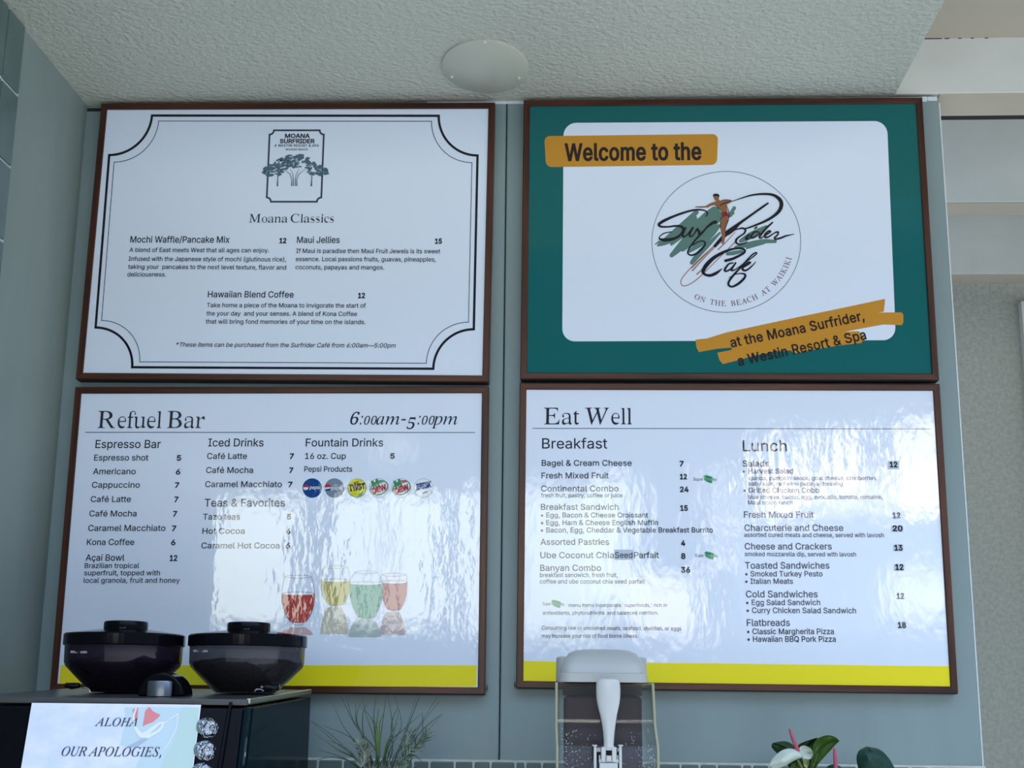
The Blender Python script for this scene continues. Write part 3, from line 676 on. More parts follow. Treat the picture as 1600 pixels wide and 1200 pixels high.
Re301|154,-10 117,-5 85,10 58,35 37,69 24,109 19,157 24,201 38,240 59,273 87,298 120,313 157,318 193,314 224,301 249,280 268,251 279,216 283,173 283,166 117,166 123,112 138,73 164,50 199,42 225,47 248,62 270,86 285,73 258,36 228,11 193,-5|116,192 201,192 201,215 199,252 193,277 181,292 161,297 141,291 127,274 119,244 116,203
Rf214|15,0 15,16 40,22 50,35 52,73 52,277 16,277 16,310 52,310 52,353 56,386 67,413 85,436 109,452 139,461 174,465 212,460 240,446 257,425 263,400 260,381 252,367 239,358 224,355 208,358 195,365 187,376 185,391 193,420 196,426 197,433 193,441 180,443 163,440 153,430 148,390 148,310 203,310 203,277 148,277 148,65 150,40 158,26 173,18 199,16 199,0
Ri198|101,362 81,366 65,376 54,393 50,412 54,432 65,449 81,460 101,463 120,460 137,449 147,432 151,412 147,393 136,376 120,366|18,0 18,16 35,19 45,26 51,37 52,56 52,252 47,285 37,291 20,293 21,310 148,310 148,56 154,26 164,19 180,16 180,0
Rl199|18,0 18,16 35,19 45,26 51,37 52,56 52,398 47,429 38,436 20,439 20,455 148,455 148,56 154,26 164,19 180,16 180,0
Rn381|18,0 18,16 35,19 45,26 51,37 52,56 52,253 51,271 46,284 36,291 19,294 19,310 148,310 148,267 175,296 207,313 243,318 281,312 309,292 325,258 330,212 330,56 332,38 337,26 347,19 363,16 363,0 202,0 202,16 223,21 232,34 235,56 235,217 229,258 219,268 203,271 173,262 148,235 148,56 154,26 164,19 180,16 180,0
Ro336|169,-10 127,-5 90,11 60,37 38,70 24,110 19,154 24,199 38,239 60,272 90,297 127,313 168,318 209,313 245,298 275,273 298,240 312,200 317,154 312,108 298,69 275,36 245,11 210,-5|169,11 193,18 209,39 217,81 220,154 217,227 208,271 192,292 169,299 144,292 128,271 120,227 117,154 120,82 128,39 144,18
Rr287|18,0 18,16 35,19 45,26 51,37 52,56 52,252 51,273 46,285 37,291 20,293 21,310 146,310 146,252 165,280 187,301 210,314 233,318 258,315 275,304 286,287 289,266 287,248 278,234 265,225 248,222 233,224 222,231 207,250 199,257 189,260 175,255 162,241 152,220 149,192 149,56 152,37 159,25 173,19 197,16 197,0
Rs288|151,-10 122,-6 87,6 73,9 60,4 51,-9 36,-9 36,105 53,105 66,68 87,39 112,21 140,15 162,18 179,27 189,40 192,58 183,84 156,105 107,130 76,148 54,169 41,193 37,220 44,259 65,291 98,312 141,319 166,316 199,308 206,306 213,305 223,308 230,319 244,319 244,222 228,222 215,254 196,277 174,291 149,296 130,294 116,286 108,274 105,259 107,244 115,232 146,212 191,189 221,172 241,151 253,127 257,95 250,51 228,18 194,-3
Rt228|124,-9 89,-4 66,10 53,36 48,71 48,279 20,279 20,300 88,369 129,424 144,424 144,310 208,310 208,279 144,279 144,82 149,51 157,43 168,40 189,49 206,75 222,66 205,33 182,9 155,-5
Ru375|131,-10 103,-7 81,2 65,17 51,51 46,97 46,248 39,282 29,291 11,294 11,310 142,310 142,74 144,58 151,46 162,38 177,36 205,43 228,66 228,248 226,269 221,283 209,291 189,294 189,310 324,310 324,70 326,51 331,39 342,33 360,30 360,13 300,7 228,-10 228,40 209,19 186,3 160,-7
I 175
I,180|28,-87 47,-3 61,78 124,78 129,71 104,-8 71,-87
I-216|27,154 27,206 189,206 189,154
I.180|89,-9 74,-7 60,1 51,15 48,36 51,57 60,71 74,79 89,81 106,79 119,71 129,57 132,36 129,15 119,1 106,-7
IA463|-85,0 -82,13 -53,18 -26,32 0,56 107,182 356,475 369,475 353,58 356,37 366,24 384,16 411,13 409,0 221,0 224,13 256,16 273,26 282,46 285,78 288,158 133,158 116,150 65,90 40,56 32,36 34,24 43,17 79,13 75,0|143,183 289,183 298,367
IB439|-34,0 -30,13 0,17 19,27 32,45 42,73 126,385 132,420 129,434 120,443 81,451 85,465 256,465 311,461 355,449 386,429 404,401 410,365 403,327 382,296 346,270 297,251 332,234 356,211 371,181 376,145 370,104 351,68 320,39 279,18 229,4 171,0|193,259 238,262 274,271 303,287 323,309 336,336 340,369 334,401 319,424 292,437 255,442 223,440 210,430 201,410 188,365 163,269 170,261|153,21 197,25 234,36 263,56 284,82 297,114 301,152 294,190 274,217 241,232 194,237 163,235 155,231 150,222 109,73 106,58 105,44 108,32 116,25
IC471|218,-10 164,-4 117,13 78,41 49,78 31,125 26,179 31,227 46,276 70,322 102,365 139,402 181,433 227,456 274,470 321,475 363,470 412,457 430,453 443,458 453,470 467,470 439,332 425,332 426,343 426,353 419,395 400,427 370,446 328,453 287,447 246,430 208,404 174,370 146,328 124,281 109,229 105,175 109,129 121,91 140,60 167,37 199,23 236,19 280,24 322,40 361,66 399,103 412,91 369,46 323,15 274,-4
ID507|-36,0 -32,13 -1,16 18,26 31,43 42,73 126,385 132,419 129,433 120,443 81,451 85,465 263,465 325,459 378,442 421,413 453,375 472,328 479,272 473,219 457,169 430,122 393,82 348,48 294,22 234,5 167,0|170,22 223,28 270,44 310,70 342,103 368,144 386,189 397,237 401,287 397,334 384,373 364,403 335,425 298,438 254,443 222,439 212,433 205,423 193,387 113,89 105,49 109,36 120,28 140,24
IE454|-34,0 -30,13 0,16 18,25 31,43 42,73 126,385 132,419 129,433 120,443 81,451 85,465 440,465 420,364 409,364 407,394 402,414 391,427 373,436 309,442 252,442 222,439 207,426 196,396 159,260 216,260 259,264 289,275 308,296 321,326 334,326 287,161 275,161 277,187 272,220 264,229 253,234 214,237 154,237 112,83 107,62 105,47 108,36 116,28 153,24 199,24 244,26 281,34 313,48 341,67 365,94 386,128 400,128 351,0
IF406|-31,0 -27,13 10,18 21,25 30,36 45,73 129,385 135,419 132,433 123,443 84,451 88,465 421,465 400,355 387,355 388,361 383,403 369,425 344,437 307,441 254,441 231,440 218,435 207,418 195,373 165,258 203,258 258,264 277,272 292,284 316,325 330,325 285,156 271,156 273,173 274,190 271,212 262,226 244,233 212,235 159,235 116,69 113,56 112,44 115,29 125,19 169,12 168,0
IG541|245,-10 183,-4 130,13 86,42 54,80 34,127 27,181 32,230 47,278 71,325 102,367 139,404 181,435 227,457 276,470 327,475 373,471 414,459 447,446 465,442 487,448 503,469 514,469 484,327 472,327 464,364 450,395 428,420 401,438 369,449 331,453 291,448 253,435 218,413 173,366 137,306 114,239 106,173 111,126 124,86 146,53 175,30 212,15 255,11 288,15 319,26 342,43 354,64 378,158 381,173 383,185 380,199 369,208 322,214 325,227 518,227 514,214 476,208 465,200 457,188 450,171 443,146 416,35 362,10 305,-5
IH520|-34,0 -30,13 6,18 18,25 27,36 42,73 126,385 132,419 129,433 120,443 81,451 85,465 270,465 267,451 238,448 219,439 205,421 194,390 166,285 163,271 169,262 185,259 357,259 373,262 381,274 410,385 416,419 413,433 404,443 365,451 369,465 555,465 551,451 520,448 502,439 489,421 479,392 396,80 391,60 389,45 392,31 401,21 440,13 437,0 251,0 255,13 291,18 303,25 312,36 326,73 364,212 360,232 343,234 172,234 156,231 148,220 111,80 106,60 104,45 107,31 116,21 155,13 152,0
II245|-31,0 -27,13 10,18 21,25 30,36 45,73 129,385 135,419 132,433 123,443 84,451 88,465 275,465 272,451 241,448 224,439 211,421 200,392 116,80 110,45 113,31 122,21 161,13 157,0
IK454|-34,0 -30,13 6,18 18,25 27,36 42,73 126,385 132,419 129,433 120,443 81,451 85,465 269,465 265,451 236,449 219,441 207,425 196,396 161,265 164,250 172,253 336,385 365,413 375,434 366,447 339,451 338,465 501,465 496,452 464,446 431,426 336,354 223,264 355,69 375,44 394,27 414,16 438,13 435,0 236,0 240,13 277,18 285,26 287,37 282,55 268,79 168,228 159,233 153,231 150,224 110,75 105,46 108,30 118,20 162,13 158,0
IL449|-24,0 -21,13 9,16 28,26 41,43 52,73 135,385 140,405 142,419 139,433 130,443 91,451 94,465 279,465 274,452 248,449 230,440 216,422 206,393 125,92 118,64 116,51 118,37 126,29 165,24 212,24 260,26 298,33 328,45 354,65 377,94 399,132 412,132 368,0
IM590|-36,0 -32,13 3,18 15,25 25,36 40,73 128,385 134,419 131,433 122,443 83,451 87,465 212,465 261,108 496,465 624,465 620,451 589,448 572,439 559,421 548,392 465,80 460,60 458,45 461,31 470,21 509,13 506,0 322,0 325,11 359,18 371,26 381,39 397,83 480,392 219,0 210,0 157,393 77,103 66,48 69,31 78,21 94,16 118,13 114,0
IN500|338,-11 154,373 75,84 70,60 68,43 71,29 80,20 122,13 118,0 -34,0 -30,13 -3,16 17,25 31,43 42,73 130,393 132,401 132,408 129,423 120,438 105,448 86,451 85,465 182,465 353,108 427,381 433,405 435,422 431,436 422,445 380,451 383,465 536,465 532,451 498,447 485,440 475,429 460,392 351,-11
IO516|200,-10 149,-5 105,11 70,36 43,70 27,112 21,162 26,207 38,253 58,296 84,338 116,376 151,409 191,436 232,457 276,470 319,475 370,469 413,453 448,427 473,393 489,351 494,302 491,265 482,227 468,189 449,152 400,85 371,56 340,32 296,9 250,-5|201,10 235,15 268,29 298,51 327,80 353,114 375,153 393,196 407,240 416,286 418,331 412,384 393,423 373,441 349,451 320,455 284,449 248,434 214,408 182,374 154,333 130,286 106,211 97,137 104,83 125,43 145,25 171,14
IP403|-34,0 -30,13 0,16 18,25 31,42 42,73 126,385 132,419 129,434 120,443 81,451 85,465 267,465 318,461 358,448 386,427 403,398 408,361 403,323 385,289 357,261 320,240 274,227 221,222 159,222 151,220 147,214 107,64 106,55 105,46 108,30 119,20 165,13 161,0|193,242 235,246 270,257 297,275 317,299 329,329 332,364 327,400 311,425 283,440 244,445 227,443 215,438 207,426 199,405 161,263 159,253 165,244
IR451|-34,0 -30,13 0,17 19,27 32,45 42,73 126,385 132,420 129,434 120,443 81,451 85,465 281,465 343,458 388,438 407,418 419,393 423,364 415,320 390,284 348,256 289,235 351,85 381,31 398,18 419,13 418,0 314,0 221,228 206,228 176,229 152,231 114,89 106,46 109,30 118,20 133,15 154,13 162,13 158,0|202,250 245,253 281,263 309,280 330,303 342,331 347,363 341,398 323,423 293,438 251,443 224,440 209,427 197,398 158,253 179,251
IS369|153,-9 108,-5 58,10 49,13 42,13 25,8 15,-8 3,-8 26,146 38,146 42,106 52,72 69,46 90,26 116,15 146,11 170,14 192,23 210,38 224,57 233,79 236,105 228,139 207,174 183,201 154,232 122,267 102,297 92,325 88,353 92,386 105,416 125,440 152,459 184,471 222,475 253,473 281,466 303,459 313,457 328,461 338,473 351,473 330,336 319,336 313,387 296,424 268,446 232,453 200,448 175,433 160,408 154,376 158,356 168,334 201,291 231,259 263,224 284,195 297,162 301,126 296,89 282,57 259,29 229,8 194,-5
IT420|50,0 52,13 97,19 110,28 121,41 139,89 228,417 230,429 226,438 212,441 194,441 156,438 126,432 102,420 84,404 70,381 59,352 44,353 74,465 461,465 439,350 426,350 427,361 427,371 423,404 410,425 386,437 346,441 318,441 305,437 298,423 208,93 198,43 202,28 212,19 257,13 265,13 261,0
IU491|200,-10 158,-6 121,5 92,24 69,48 56,78 52,113 64,181 119,388 125,420 122,435 112,444 68,452 71,465 267,465 265,452 258,452 230,448 210,436 196,414 185,381 135,193 123,142 119,109 125,73 144,46 175,29 216,23 252,27 284,38 311,55 332,79 350,118 370,181 416,355 426,412 424,431 415,443 399,449 373,452 375,465 532,465 530,452 520,452 498,448 480,438 467,420 458,396 447,357 396,163 377,106 354,62 325,29 291,7 250,-6
IV437|80,-10 96,395 94,422 86,439 69,448 44,451 38,451 40,465 226,465 223,453 191,449 174,439 166,419 162,387 149,95 384,375 409,409 418,430 415,441 406,447 371,451 373,465 516,465 512,451 492,447 473,434 426,384 95,-10
IW592|83,-10 99,394 96,422 87,439 69,449 40,453 42,465 229,465 226,453 193,449 177,439 168,419 165,387 153,116 321,355 323,396 321,422 312,439 296,449 272,452 270,465 448,465 444,452 410,447 400,439 394,425 388,378 377,120 545,372 564,406 570,431 558,446 522,452 527,465 667,465 664,452 643,448 624,434 582,381 319,-10 306,-10 320,310 95,-10
Ia342|50,-8 26,-3 8,10 -3,33 -7,64 0,119 18,175 49,228 90,274 121,298 152,312 183,316 208,312 224,300 232,280 241,309 292,309 231,90 222,44 224,37 233,35 252,46 282,80 291,72 256,27 224,1 195,-8 180,-5 171,6 168,23 174,57 191,118 154,62 119,23 85,0|82,33 98,37 116,48 152,87 185,141 210,201 219,257 215,280 204,294 185,299 154,291 124,266 96,226 74,175 58,122 53,73 56,51 66,37
Im550|410,-7 391,-3 380,10 376,31 384,78 424,218 430,255 426,270 411,275 393,270 371,258 348,237 325,210 279,137 251,72 228,0 175,0 235,203 245,257 241,270 227,275 196,263 155,230 113,179 86,129 63,70 40,0 -13,0 50,212 58,243 61,263 59,275 51,281 17,287 19,300 94,310 113,315 123,316 128,314 130,308 129,303 128,296 91,177 139,238 184,281 226,307 263,316 286,311 299,298 304,277 299,241 285,184 329,242 371,283 411,307 449,316 471,311 484,298 489,275 486,253 479,222 436,65 434,57 433,50 436,39 445,35 457,38 469,48 483,64 499,87 508,76 476,30 443,2
Ip340|-96,-149 -93,-137 -66,-133 -49,-126 -38,-111 -29,-87 54,235 58,249 60,262 58,274 52,281 16,285 19,298 62,303 93,309 124,316 130,310 128,299 112,250 149,287 187,309 226,316 260,310 286,292 302,263 308,226 303,185 290,144 270,105 243,69 212,38 177,13 140,-2 101,-7 72,-4 50,5 30,-81 23,-113 26,-124 36,-132 77,-138 73,-149|101,9 128,14 155,30 180,53 202,82 221,116 235,153 245,191 248,228 245,253 235,271 220,282 199,286 166,278 136,253 110,213 91,162 66,64 64,51 62,40 67,23 79,13
'''
GLYPH = {}
for ln in GLYPHS.strip('\n').split('\n'):
    f, c, rest = ln[0], ln[1], ln[2:].split('|')
    cons = []
    for s in rest[1:]:
        cons.append([(float(a.split(',')[0]) / 1000, float(a.split(',')[1]) / 1000) for a in s.split(' ')])
    GLYPH[(f, c)] = (float(rest[0]) / 1000, cons)


def area(c):
    return 0.5 * sum(c[i][0] * c[(i + 1) % len(c)][1] - c[(i + 1) % len(c)][0] * c[i][1] for i in range(len(c)))


def inside(p, c):
    r = False
    for i in range(len(c)):
        a, d = c[i], c[i - 1]
        if (a[1] > p[1]) != (d[1] > p[1]) and p[0] < (d[0] - a[0]) * (p[1] - a[1]) / (d[1] - a[1]) + a[0]:
            r = not r
    return r


def fatten(cons, dx, dy, sgn):
    out = []
    for c in cons:
        n = len(c)
        q = []
        for i in range(n):
            a, p, d = Vector(c[i - 1]), Vector(c[i]), Vector(c[(i + 1) % n])
            e1, e2 = p - a, d - p
            if e1.length < 1e-7 or e2.length < 1e-7:
                q.append(c[i])
                continue
            e1.normalize()
            e2.normalize()
            n1, n2 = Vector((e1.y, -e1.x)) * sgn, Vector((e2.y, -e2.x)) * sgn
            m = n1 + n2
            k = m.length_squared / 2
            m = m / max(k, 0.35)
            q.append((p.x + m.x * dx, p.y + m.y * dy))
        out.append(q)
    return out


def layout(text, font, thin=0.0, bold=0.0, sx=1.0, shear=0.0, track=0.0):
    """outlines of a line of text in em units (sx applied), and its extent"""
    x = 0.0
    outs = []
    for ch in text:
        f = font
        s, dy, sh = 1.0, 0.0, shear
        if font == 'O':                       # italic with old style figures
            if ch in '056:':
                f = 'R'
                sh = 0.22
                if ch == '0':
                    s = 0.68
                if ch == '5':
                    s, dy = 0.92, -0.17
                if ch == ':':
                    s = 0.9
            else:
                f = 'I'
        if font == 'T':                       # upright capitals with book weight small letters
            f = 'I' if ch.isupper() else 'R'
            sh = -0.272 if ch.isupper() else 0.0
        if (f, ch) not in GLYPH:
            if ch != ' ':
                print('missing letter', f, ch)
            x += 0.22 * sx + track
            continue
        adv, cons = GLYPH[(f, ch)]
        if font == 'T' and ch.isupper():
            lo = min(px + py * sh for c in cons for px, py in c)
            hi = max(px + py * sh for c in cons for px, py in c)
            cons = [[(px - lo + 0.012, py) for px, py in c] for c in cons]
            adv = hi - lo + 0.028
        elif font == 'T':
            adv -= 1.7 * thin
        if cons:
            sgn = 1.0 if area(max(cons, key=lambda c: abs(area(c)))) > 0 else -1.0
            cs = [[(px * s * sx, py * s) for px, py in c] for c in cons]
            th = thin if not (font in 'OT' and f == 'I') else 0.0
            if th or bold:
                bl = bold
                cs = fatten(cs, bl - th, bl, sgn)
            outs.append(([[(x + px + (py + dy) * sh, py + dy) for px, py in c] for c in cs], sgn))
        x += adv * s * sx + track
    xs = [p[0] for g, _ in outs for c in g for p in c]
    return outs, min(xs), max(xs)


def winding(p, cons):
    w = 0
    for c in cons:
        for i in range(len(c)):
            a, d = c[i - 1], c[i]
            if a[1] <= p[1] < d[1] or d[1] <= p[1] < a[1]:
                x = a[0] + (d[0] - a[0]) * (p[1] - a[1]) / (d[1] - a[1])
                if x > p[0]:
                    w += 1 if d[1] > a[1] else -1
    return w


def fill(b, cons, sgn, place):
    """triangles of a letter, whatever its outlines do, by the winding rule"""
    x0, y0 = cons[0][0]
    vs, es = [], []
    loc = [[((px - x0) * 1000, (py - y0) * 1000) for px, py in c] for c in cons]
    for c in loc:
        n = len(vs)
        vs += [Vector(p) for p in c]
        es += [(n + i, n + (i + 1) % len(c)) for i in range(len(c))]
    r = delaunay_2d_cdt(vs, es, [], 0, 0.01)
    fs = []
    for t in r[2]:
        m = sum((r[0][k] for k in t), Vector((0, 0))) / len(t)
        if winding(m, loc) * sgn > 0:
            fs.append(tuple(t))
    lift = b.lift()
    b.add([place(p.x / 1000 + x0, p.y / 1000 + y0) + lift for p in r[0]], fs)


CAPH = {'S': 0.509, 'R': 0.455, 'I': 0.475, 'O': 0.455, 'T': 0.475}


class Sheet:
    """a printed face: image measurements laid back onto its real plane"""

    def __init__(self, place):
        self.place = place            # (px, py, layer) -> place coordinates

    def text(self, b, s, x0, x1, y0, cap, y1=None, font='S', layer=2, **k):
        y1 = y0 if y1 is None else y1
        p0, p1 = self.place(x0, y0, layer), self.place(x1, y1, layer)
        up = self.place(x0, y0 - 1.0, layer) - p0
        d = (p1 - p0)
        wid = d.length
        d.normalize()
        nrm = d.cross(up).normalized()
        u = nrm.cross(d)
        size = cap * up.length / CAPH[font]
        o, a, z = layout(s, font, **{q: v for q, v in k.items() if q not in ('bold', 'sx')})
        sx = wid / (size * (z - a))
        o, a, z = layout(s, font, sx=sx, **k)
        for g, sgn in o:
            fill(b, g, sgn, lambda px, py: p0 + d * ((px - a) * size) + u * (py * size))
        return sx

    def poly(self, b, pts, layer=1, holes=()):
        loops = [[Vector((p[0], p[1], 0)) for p in c] for c in [pts] + list(holes)]
        tri = tessellate_polygon(loops)
        flat = [p for c in [pts] + list(holes) for p in c]
        lift = b.lift()
        b.add([self.place(p[0], p[1], layer) + lift for p in flat], [tuple(t) for t in tri])

    def disc(self, b, cx, cy, rx, ry=None, layer=1, n=40, rot=0.0):
        ry = rx if ry is None else ry
        c, s = math.cos(rot), math.sin(rot)
        pts = []
        for i in range(n):
            u, v = rx * math.cos(2 * math.pi * i / n), ry * math.sin(2 * math.pi * i / n)
            pts.append((cx + u * c - v * s, cy + u * s + v * c))
        self.poly(b, pts, layer)

    def ring(self, b, cx, cy, rx, ry, w, layer=1, n=96, rot=0.0):
        pts = []
        c, s = math.cos(rot), math.sin(rot)
        for i in range(n + 1):
            u, v = rx * math.cos(2 * math.pi * i / n), ry * math.sin(2 * math.pi * i / n)
            pts.append((cx + u * c - v * s, cy + u * s + v * c))
        self.line(b, pts, w, layer)

    def line(self, b, pts, w, layer=1, caps=False):
        """ribbon along image points; w one width or one per point"""
        n = len(pts)
        ws = w if isinstance(w, (list, tuple)) else [w] * n
        L, R = [], []
        closed = (Vector(pts[0]) - Vector(pts[-1])).length < 1e-6
        for i in range(n):
            a = Vector(pts[i - 1]) if i > 0 else (Vector(pts[-2]) if closed else Vector(pts[0]))
            d = Vector(pts[i + 1]) if i < n - 1 else (Vector(pts[1]) if closed else Vector(pts[-1]))
            p = Vector(pts[i])
            e1, e2 = p - a, d - p
            if e1.length < 1e-9:
                e1 = e2
            if e2.length < 1e-9:
                e2 = e1
            e1, e2 = e1.normalized(), e2.normalized()
            n1, n2 = Vector((e1.y, -e1.x)), Vector((e2.y, -e2.x))
            m = n1 + n2
            m = m / max(m.length_squared / 2, 0.5)
            L.append(p + m * ws[i] / 2)
            R.append(p - m * ws[i] / 2)
        lift = b.lift()
        ups = [lift + Vector((0, -0.00006 * i / n, 0)) for i in range(n)]
        vs = [self.place(q.x, q.y, layer) + ups[i] for i, q in enumerate(L)] + [self.place(q.x, q.y, layer) + ups[i] for i, q in enumerate(R)]
        b.add(vs, [(i, i + 1, n + i + 1, n + i) for i in range(n - 1)])
        if caps:
            for p, r in ((pts[0], ws[0] / 2), (pts[-1], ws[-1] / 2)):
                self.disc(b, p[0], p[1], r, r, layer, 14)

    def brush(self, b, pts, layer=1, sub=8, k=1.0, off=(0, 0), sc=1.0):
        """smooth pen stroke through (x, y, width) points given in an enlarged view"""
        P = [(off[0] + x / sc, off[1] + y / sc, w * k / sc) for x, y, w in pts]
        Q = [P[0]] + P + [P[-1]]
        out = []
        for i in range(1, len(Q) - 2):
            for j in range(sub):
                t = j / sub
                q = []
                for c in range(3):
                    a, p, d, e = Q[i - 1][c], Q[i][c], Q[i + 1][c], Q[i + 2][c]
                    q.append(0.5 * (2 * p + (d - a) * t + (2 * a - 5 * p + 4 * d - e) * t * t + (3 * p - a - 3 * d + e) * t ** 3))
                out.append(q)
        out.append(list(P[-1]))
        self.line(b, [(q[0], q[1]) for q in out], [max(0.2, q[2]) for q in out], layer, True)


def flatmb():
    b = MB()
    return b


LAY = 0.0003
FY, PY = WY - 0.026, WY - 0.0225        # front of the frames, face of the printed sheets


def board_sheet():
    return Sheet(lambda x, y, layer: on_y(x, y, PY - layer * LAY))


INK = (0.022, 0.023, 0.040)
INK2 = (0.040, 0.042, 0.068)


def board(label, rect, white):
    x0, x1, z0, z1, rot = rect
    z0 += EYE
    z1 += EYE
    cx, cz = (x0 + x1) / 2, (z0 + z1) / 2
    t = thing('menu_board', label, 'menu board', (cx, WY, z0), 'framed menu boards on the back wall')
    cr, sr = math.cos(rot), math.sin(rot)

    def R(x, y, z):
        return Vector((cx + (x - cx) * cr - (z - cz) * sr, y, cz + (x - cx) * sr + (z - cz) * cr))
    fw, bv = 0.0128, 0.0014
    prof = [(0, WY - 0.0002), (0, FY + bv), (bv, FY), (fw - bv, FY), (fw, FY + bv), (fw, PY + 0.004), (fw * 0.4, WY - 0.0002)]
    for side in range(4):
        b = MB()
        ends = []
        for e in (0, 1):
            r = []
            for d, y in prof:
                if side == 0:
                    p = R(x0 + d if e == 0 else x1 - d, y, z1 - d)
                elif side == 1:
                    p = R(x0 + d if e == 0 else x1 - d, y, z0 + d)
                elif side == 2:
                    p = R(x0 + d, y, z0 + d if e == 0 else z1 - d)
                else:
                    p = R(x1 - d, y, z0 + d if e == 0 else z1 - d)
                r.append(p)
            ends.append(r)
        b.rings(ends)
        b.build('frame_rail', M['wood_h'] if side < 2 else M['wood_v'], t)
    b = MB()
    i = fw * 0.9
    b.add([R(x0 + i, PY, z0 + i), R(x1 - i, PY, z0 + i), R(x1 - i, PY, z1 - i), R(x0 + i, PY, z1 - i),
           R(x0 + i, PY + 0.003, z0 + i), R(x1 - i, PY + 0.003, z0 + i), R(x1 - i, PY + 0.003, z1 - i), R(x0 + i, PY + 0.003, z1 - i)],
          [(0, 1, 2, 3), (7, 6, 5, 4), (0, 4, 5, 1), (1, 5, 6, 2), (2, 6, 7, 3), (3, 7, 4, 0)])
    panel = b.build('printed_panel', white, t)
    b = MB()
    i = 0.002
    b.hexa([R(x0 + i, FY + 0.004, z0 - 0.0008), R(x1 - i, FY + 0.004, z0 - 0.0008), R(x1 - i, WY - 0.0003, z0 - 0.0008), R(x0 + i, WY - 0.0003, z0 - 0.0008),
            R(x0 + i, FY + 0.004, z0 - 0.0001), R(x1 - i, FY + 0.004, z0 - 0.0001), R(x1 - i, WY - 0.0003, z0 - 0.0001), R(x0 + i, WY - 0.0003, z0 - 0.0001)])
    b.build('frame_underside_shade', M['underside_shade'], t)  # added near-black strip, painting the shade on the frame's underside
    return t, panel


SH = board_sheet()
WHITE = ink((0.82, 0.885, 0.985), 'white_print_base')
TXT = ink(INK, 'dark_navy_ink')
TX2 = ink(INK2, 'soft_navy_ink')
BLK = ink((0.006, 0.006, 0.012), 'black_ink')


def lettering(panel, name, mat, rows, font='S', **kw):
    """each printed line is a piece of its own on the panel"""
    for r in rows:
        b = MB()
        s, x0, x1, y, cap = r[:5]
        k = dict(kw)
        y1 = None
        if len(r) > 5 and r[5] is not None:
            y1 = r[5]
        if len(r) > 6:
            k.update(r[6])
        k.setdefault('font', font)
        SH.text(b, s, x0, x1, y, cap, y1, **k)
        b.build(name, mat, panel)


# ================================================================== upper left board
t, p = board('white framed board with a notched black border line and a tree emblem', (-0.9671, -0.1622, 0.5914, 1.1691, -0.0075), WHITE)


def border(b, c, off, w, layer):
    # c: corner points TL, TR, BR, BL of the full rectangle; concave quarter circles at each corner
    (ax, ay), (bx, by), (cx_, cy_), (dx, dy) = c
    r = 62.0
    tl, tr, br, bl = Vector((ax, ay)), Vector((bx, by)), Vector((cx_, cy_)), Vector((dx, dy))
    ctr = (tl + tr + br + bl) / 4
    pts = []
    for q, nx, pv in ((tl, tr, bl), (tr, br, tl), (br, bl, tr), (bl, tl, br)):
        e2, e1 = (nx - q).normalized(), (pv - q).normalized()
        arc = []
        R_ = r + off * 0.3
        qo = q + (e1 + e2) * off
        n = 18
        for i in range(n + 1):
            a = math.pi / 2 * i / n
            arc.append(qo + (e1 * math.cos(a) + e2 * math.sin(a)) * R_)
        pts += arc
    pts = [(v.x, v.y) for v in pts]
    pts.append(pts[0])
    SH.line(b, pts, w, layer)


corn = ((175.5, 180.5), (747.5, 181.0), (739.0, 576.5), (144.5, 573.5))
b = MB()
border(b, corn, 0.0, 3.7, 1)
b.build('border_line', BLK, p)
b = MB()
border(b, corn, 8.5, 1.1, 1)
b.build('border_line', TX2, p)

# emblem
b = MB()
ec = [Vector((421.5, 203.6)), Vector((506.2, 203.6)), Vector((501.8, 315.2)), Vector((416.6, 315.2))]
pts = []
for i in range(4):
    q, nx, pv = ec[i], ec[(i + 1) % 4], ec[i - 1]
    e2, e1 = (nx - q).normalized(), (pv - q).normalized()
    for k in range(9):
        a = math.pi / 2 * k / 8
        pts.append(q + (e1 * math.cos(a) + e2 * math.sin(a)) * 6.6)
pts = [(v.x, v.y) for v in pts]
SH.line(b, pts + [pts[0]], 2.7, 1)
emb = b.build('emblem', ink((0.035, 0.05, 0.085), 'emblem_ink'), p)
lettering(p, 'emblem_lettering', TXT, [('MOANA', 445, 483.2, 215.3, 6.2), ('SURFRIDER', 437, 490.5, 223.6, 6.2)], bold=0.030)
lettering(p, 'emblem_lettering', TXT, [('A WESTIN RESORT & SPA', 428.8, 497.8, 229.2, 3.7), ('WAIKIKI BEACH', 446.2, 480.2, 235.0, 2.9)], bold=0.012, track=0.04)
random.seed(11)
b = MB()


def blob(b, x, y, r, layer):
    n = 11
    pts = []
    for i in range(n):
        a = 2 * math.pi * i / n
        rr = r * random.uniform(0.55, 1.15)
        pts.append((x + math.cos(a) * rr * 1.25, y + math.sin(a) * rr * 0.8))
    SH.poly(b, pts, layer)


def canopy_y(x):
    u = (x - 461.0) / 52.0
    return 240.0 + 27.0 * abs(u) ** 1.7


for i in range(250):
    x = random.uniform(411, 511)
    top = canopy_y(x)
    bot = 274.0 - 13.0 * max(0.0, 1 - ((x - 461) / 24.0) ** 2)
    y = random.uniform(top + 1, max(top + 2, bot))
    if abs(x - 461) > 44 and (y < 258 or y > 272):
        continue
    blob(b, x, y, random.uniform(1.4, 3.3), 2)
b.cur = 1
for i in range(70):
    x = random.uniform(415, 507)
    blob(b, x, random.uniform(canopy_y(x) + 5, 272), random.uniform(0.5, 1.1), 3)
b.cur = 0
for x in (434.5, 487.5):
    SH.line(b, [(x, 268), (x - 0.5, 280), (x - 1.0, 291)], [1.6, 1.4, 2.6], 2)
for dx in (-4.2, -1.5, 1.8, 4.2):
    SH.line(b, [(459.8 + dx, 290.6), (459.8 + dx * 0.9, 281), (460 + dx * 1.6, 272), (460 + dx * 4.2, 264)], [1.7, 1.2, 1.0, 0.5], 2)
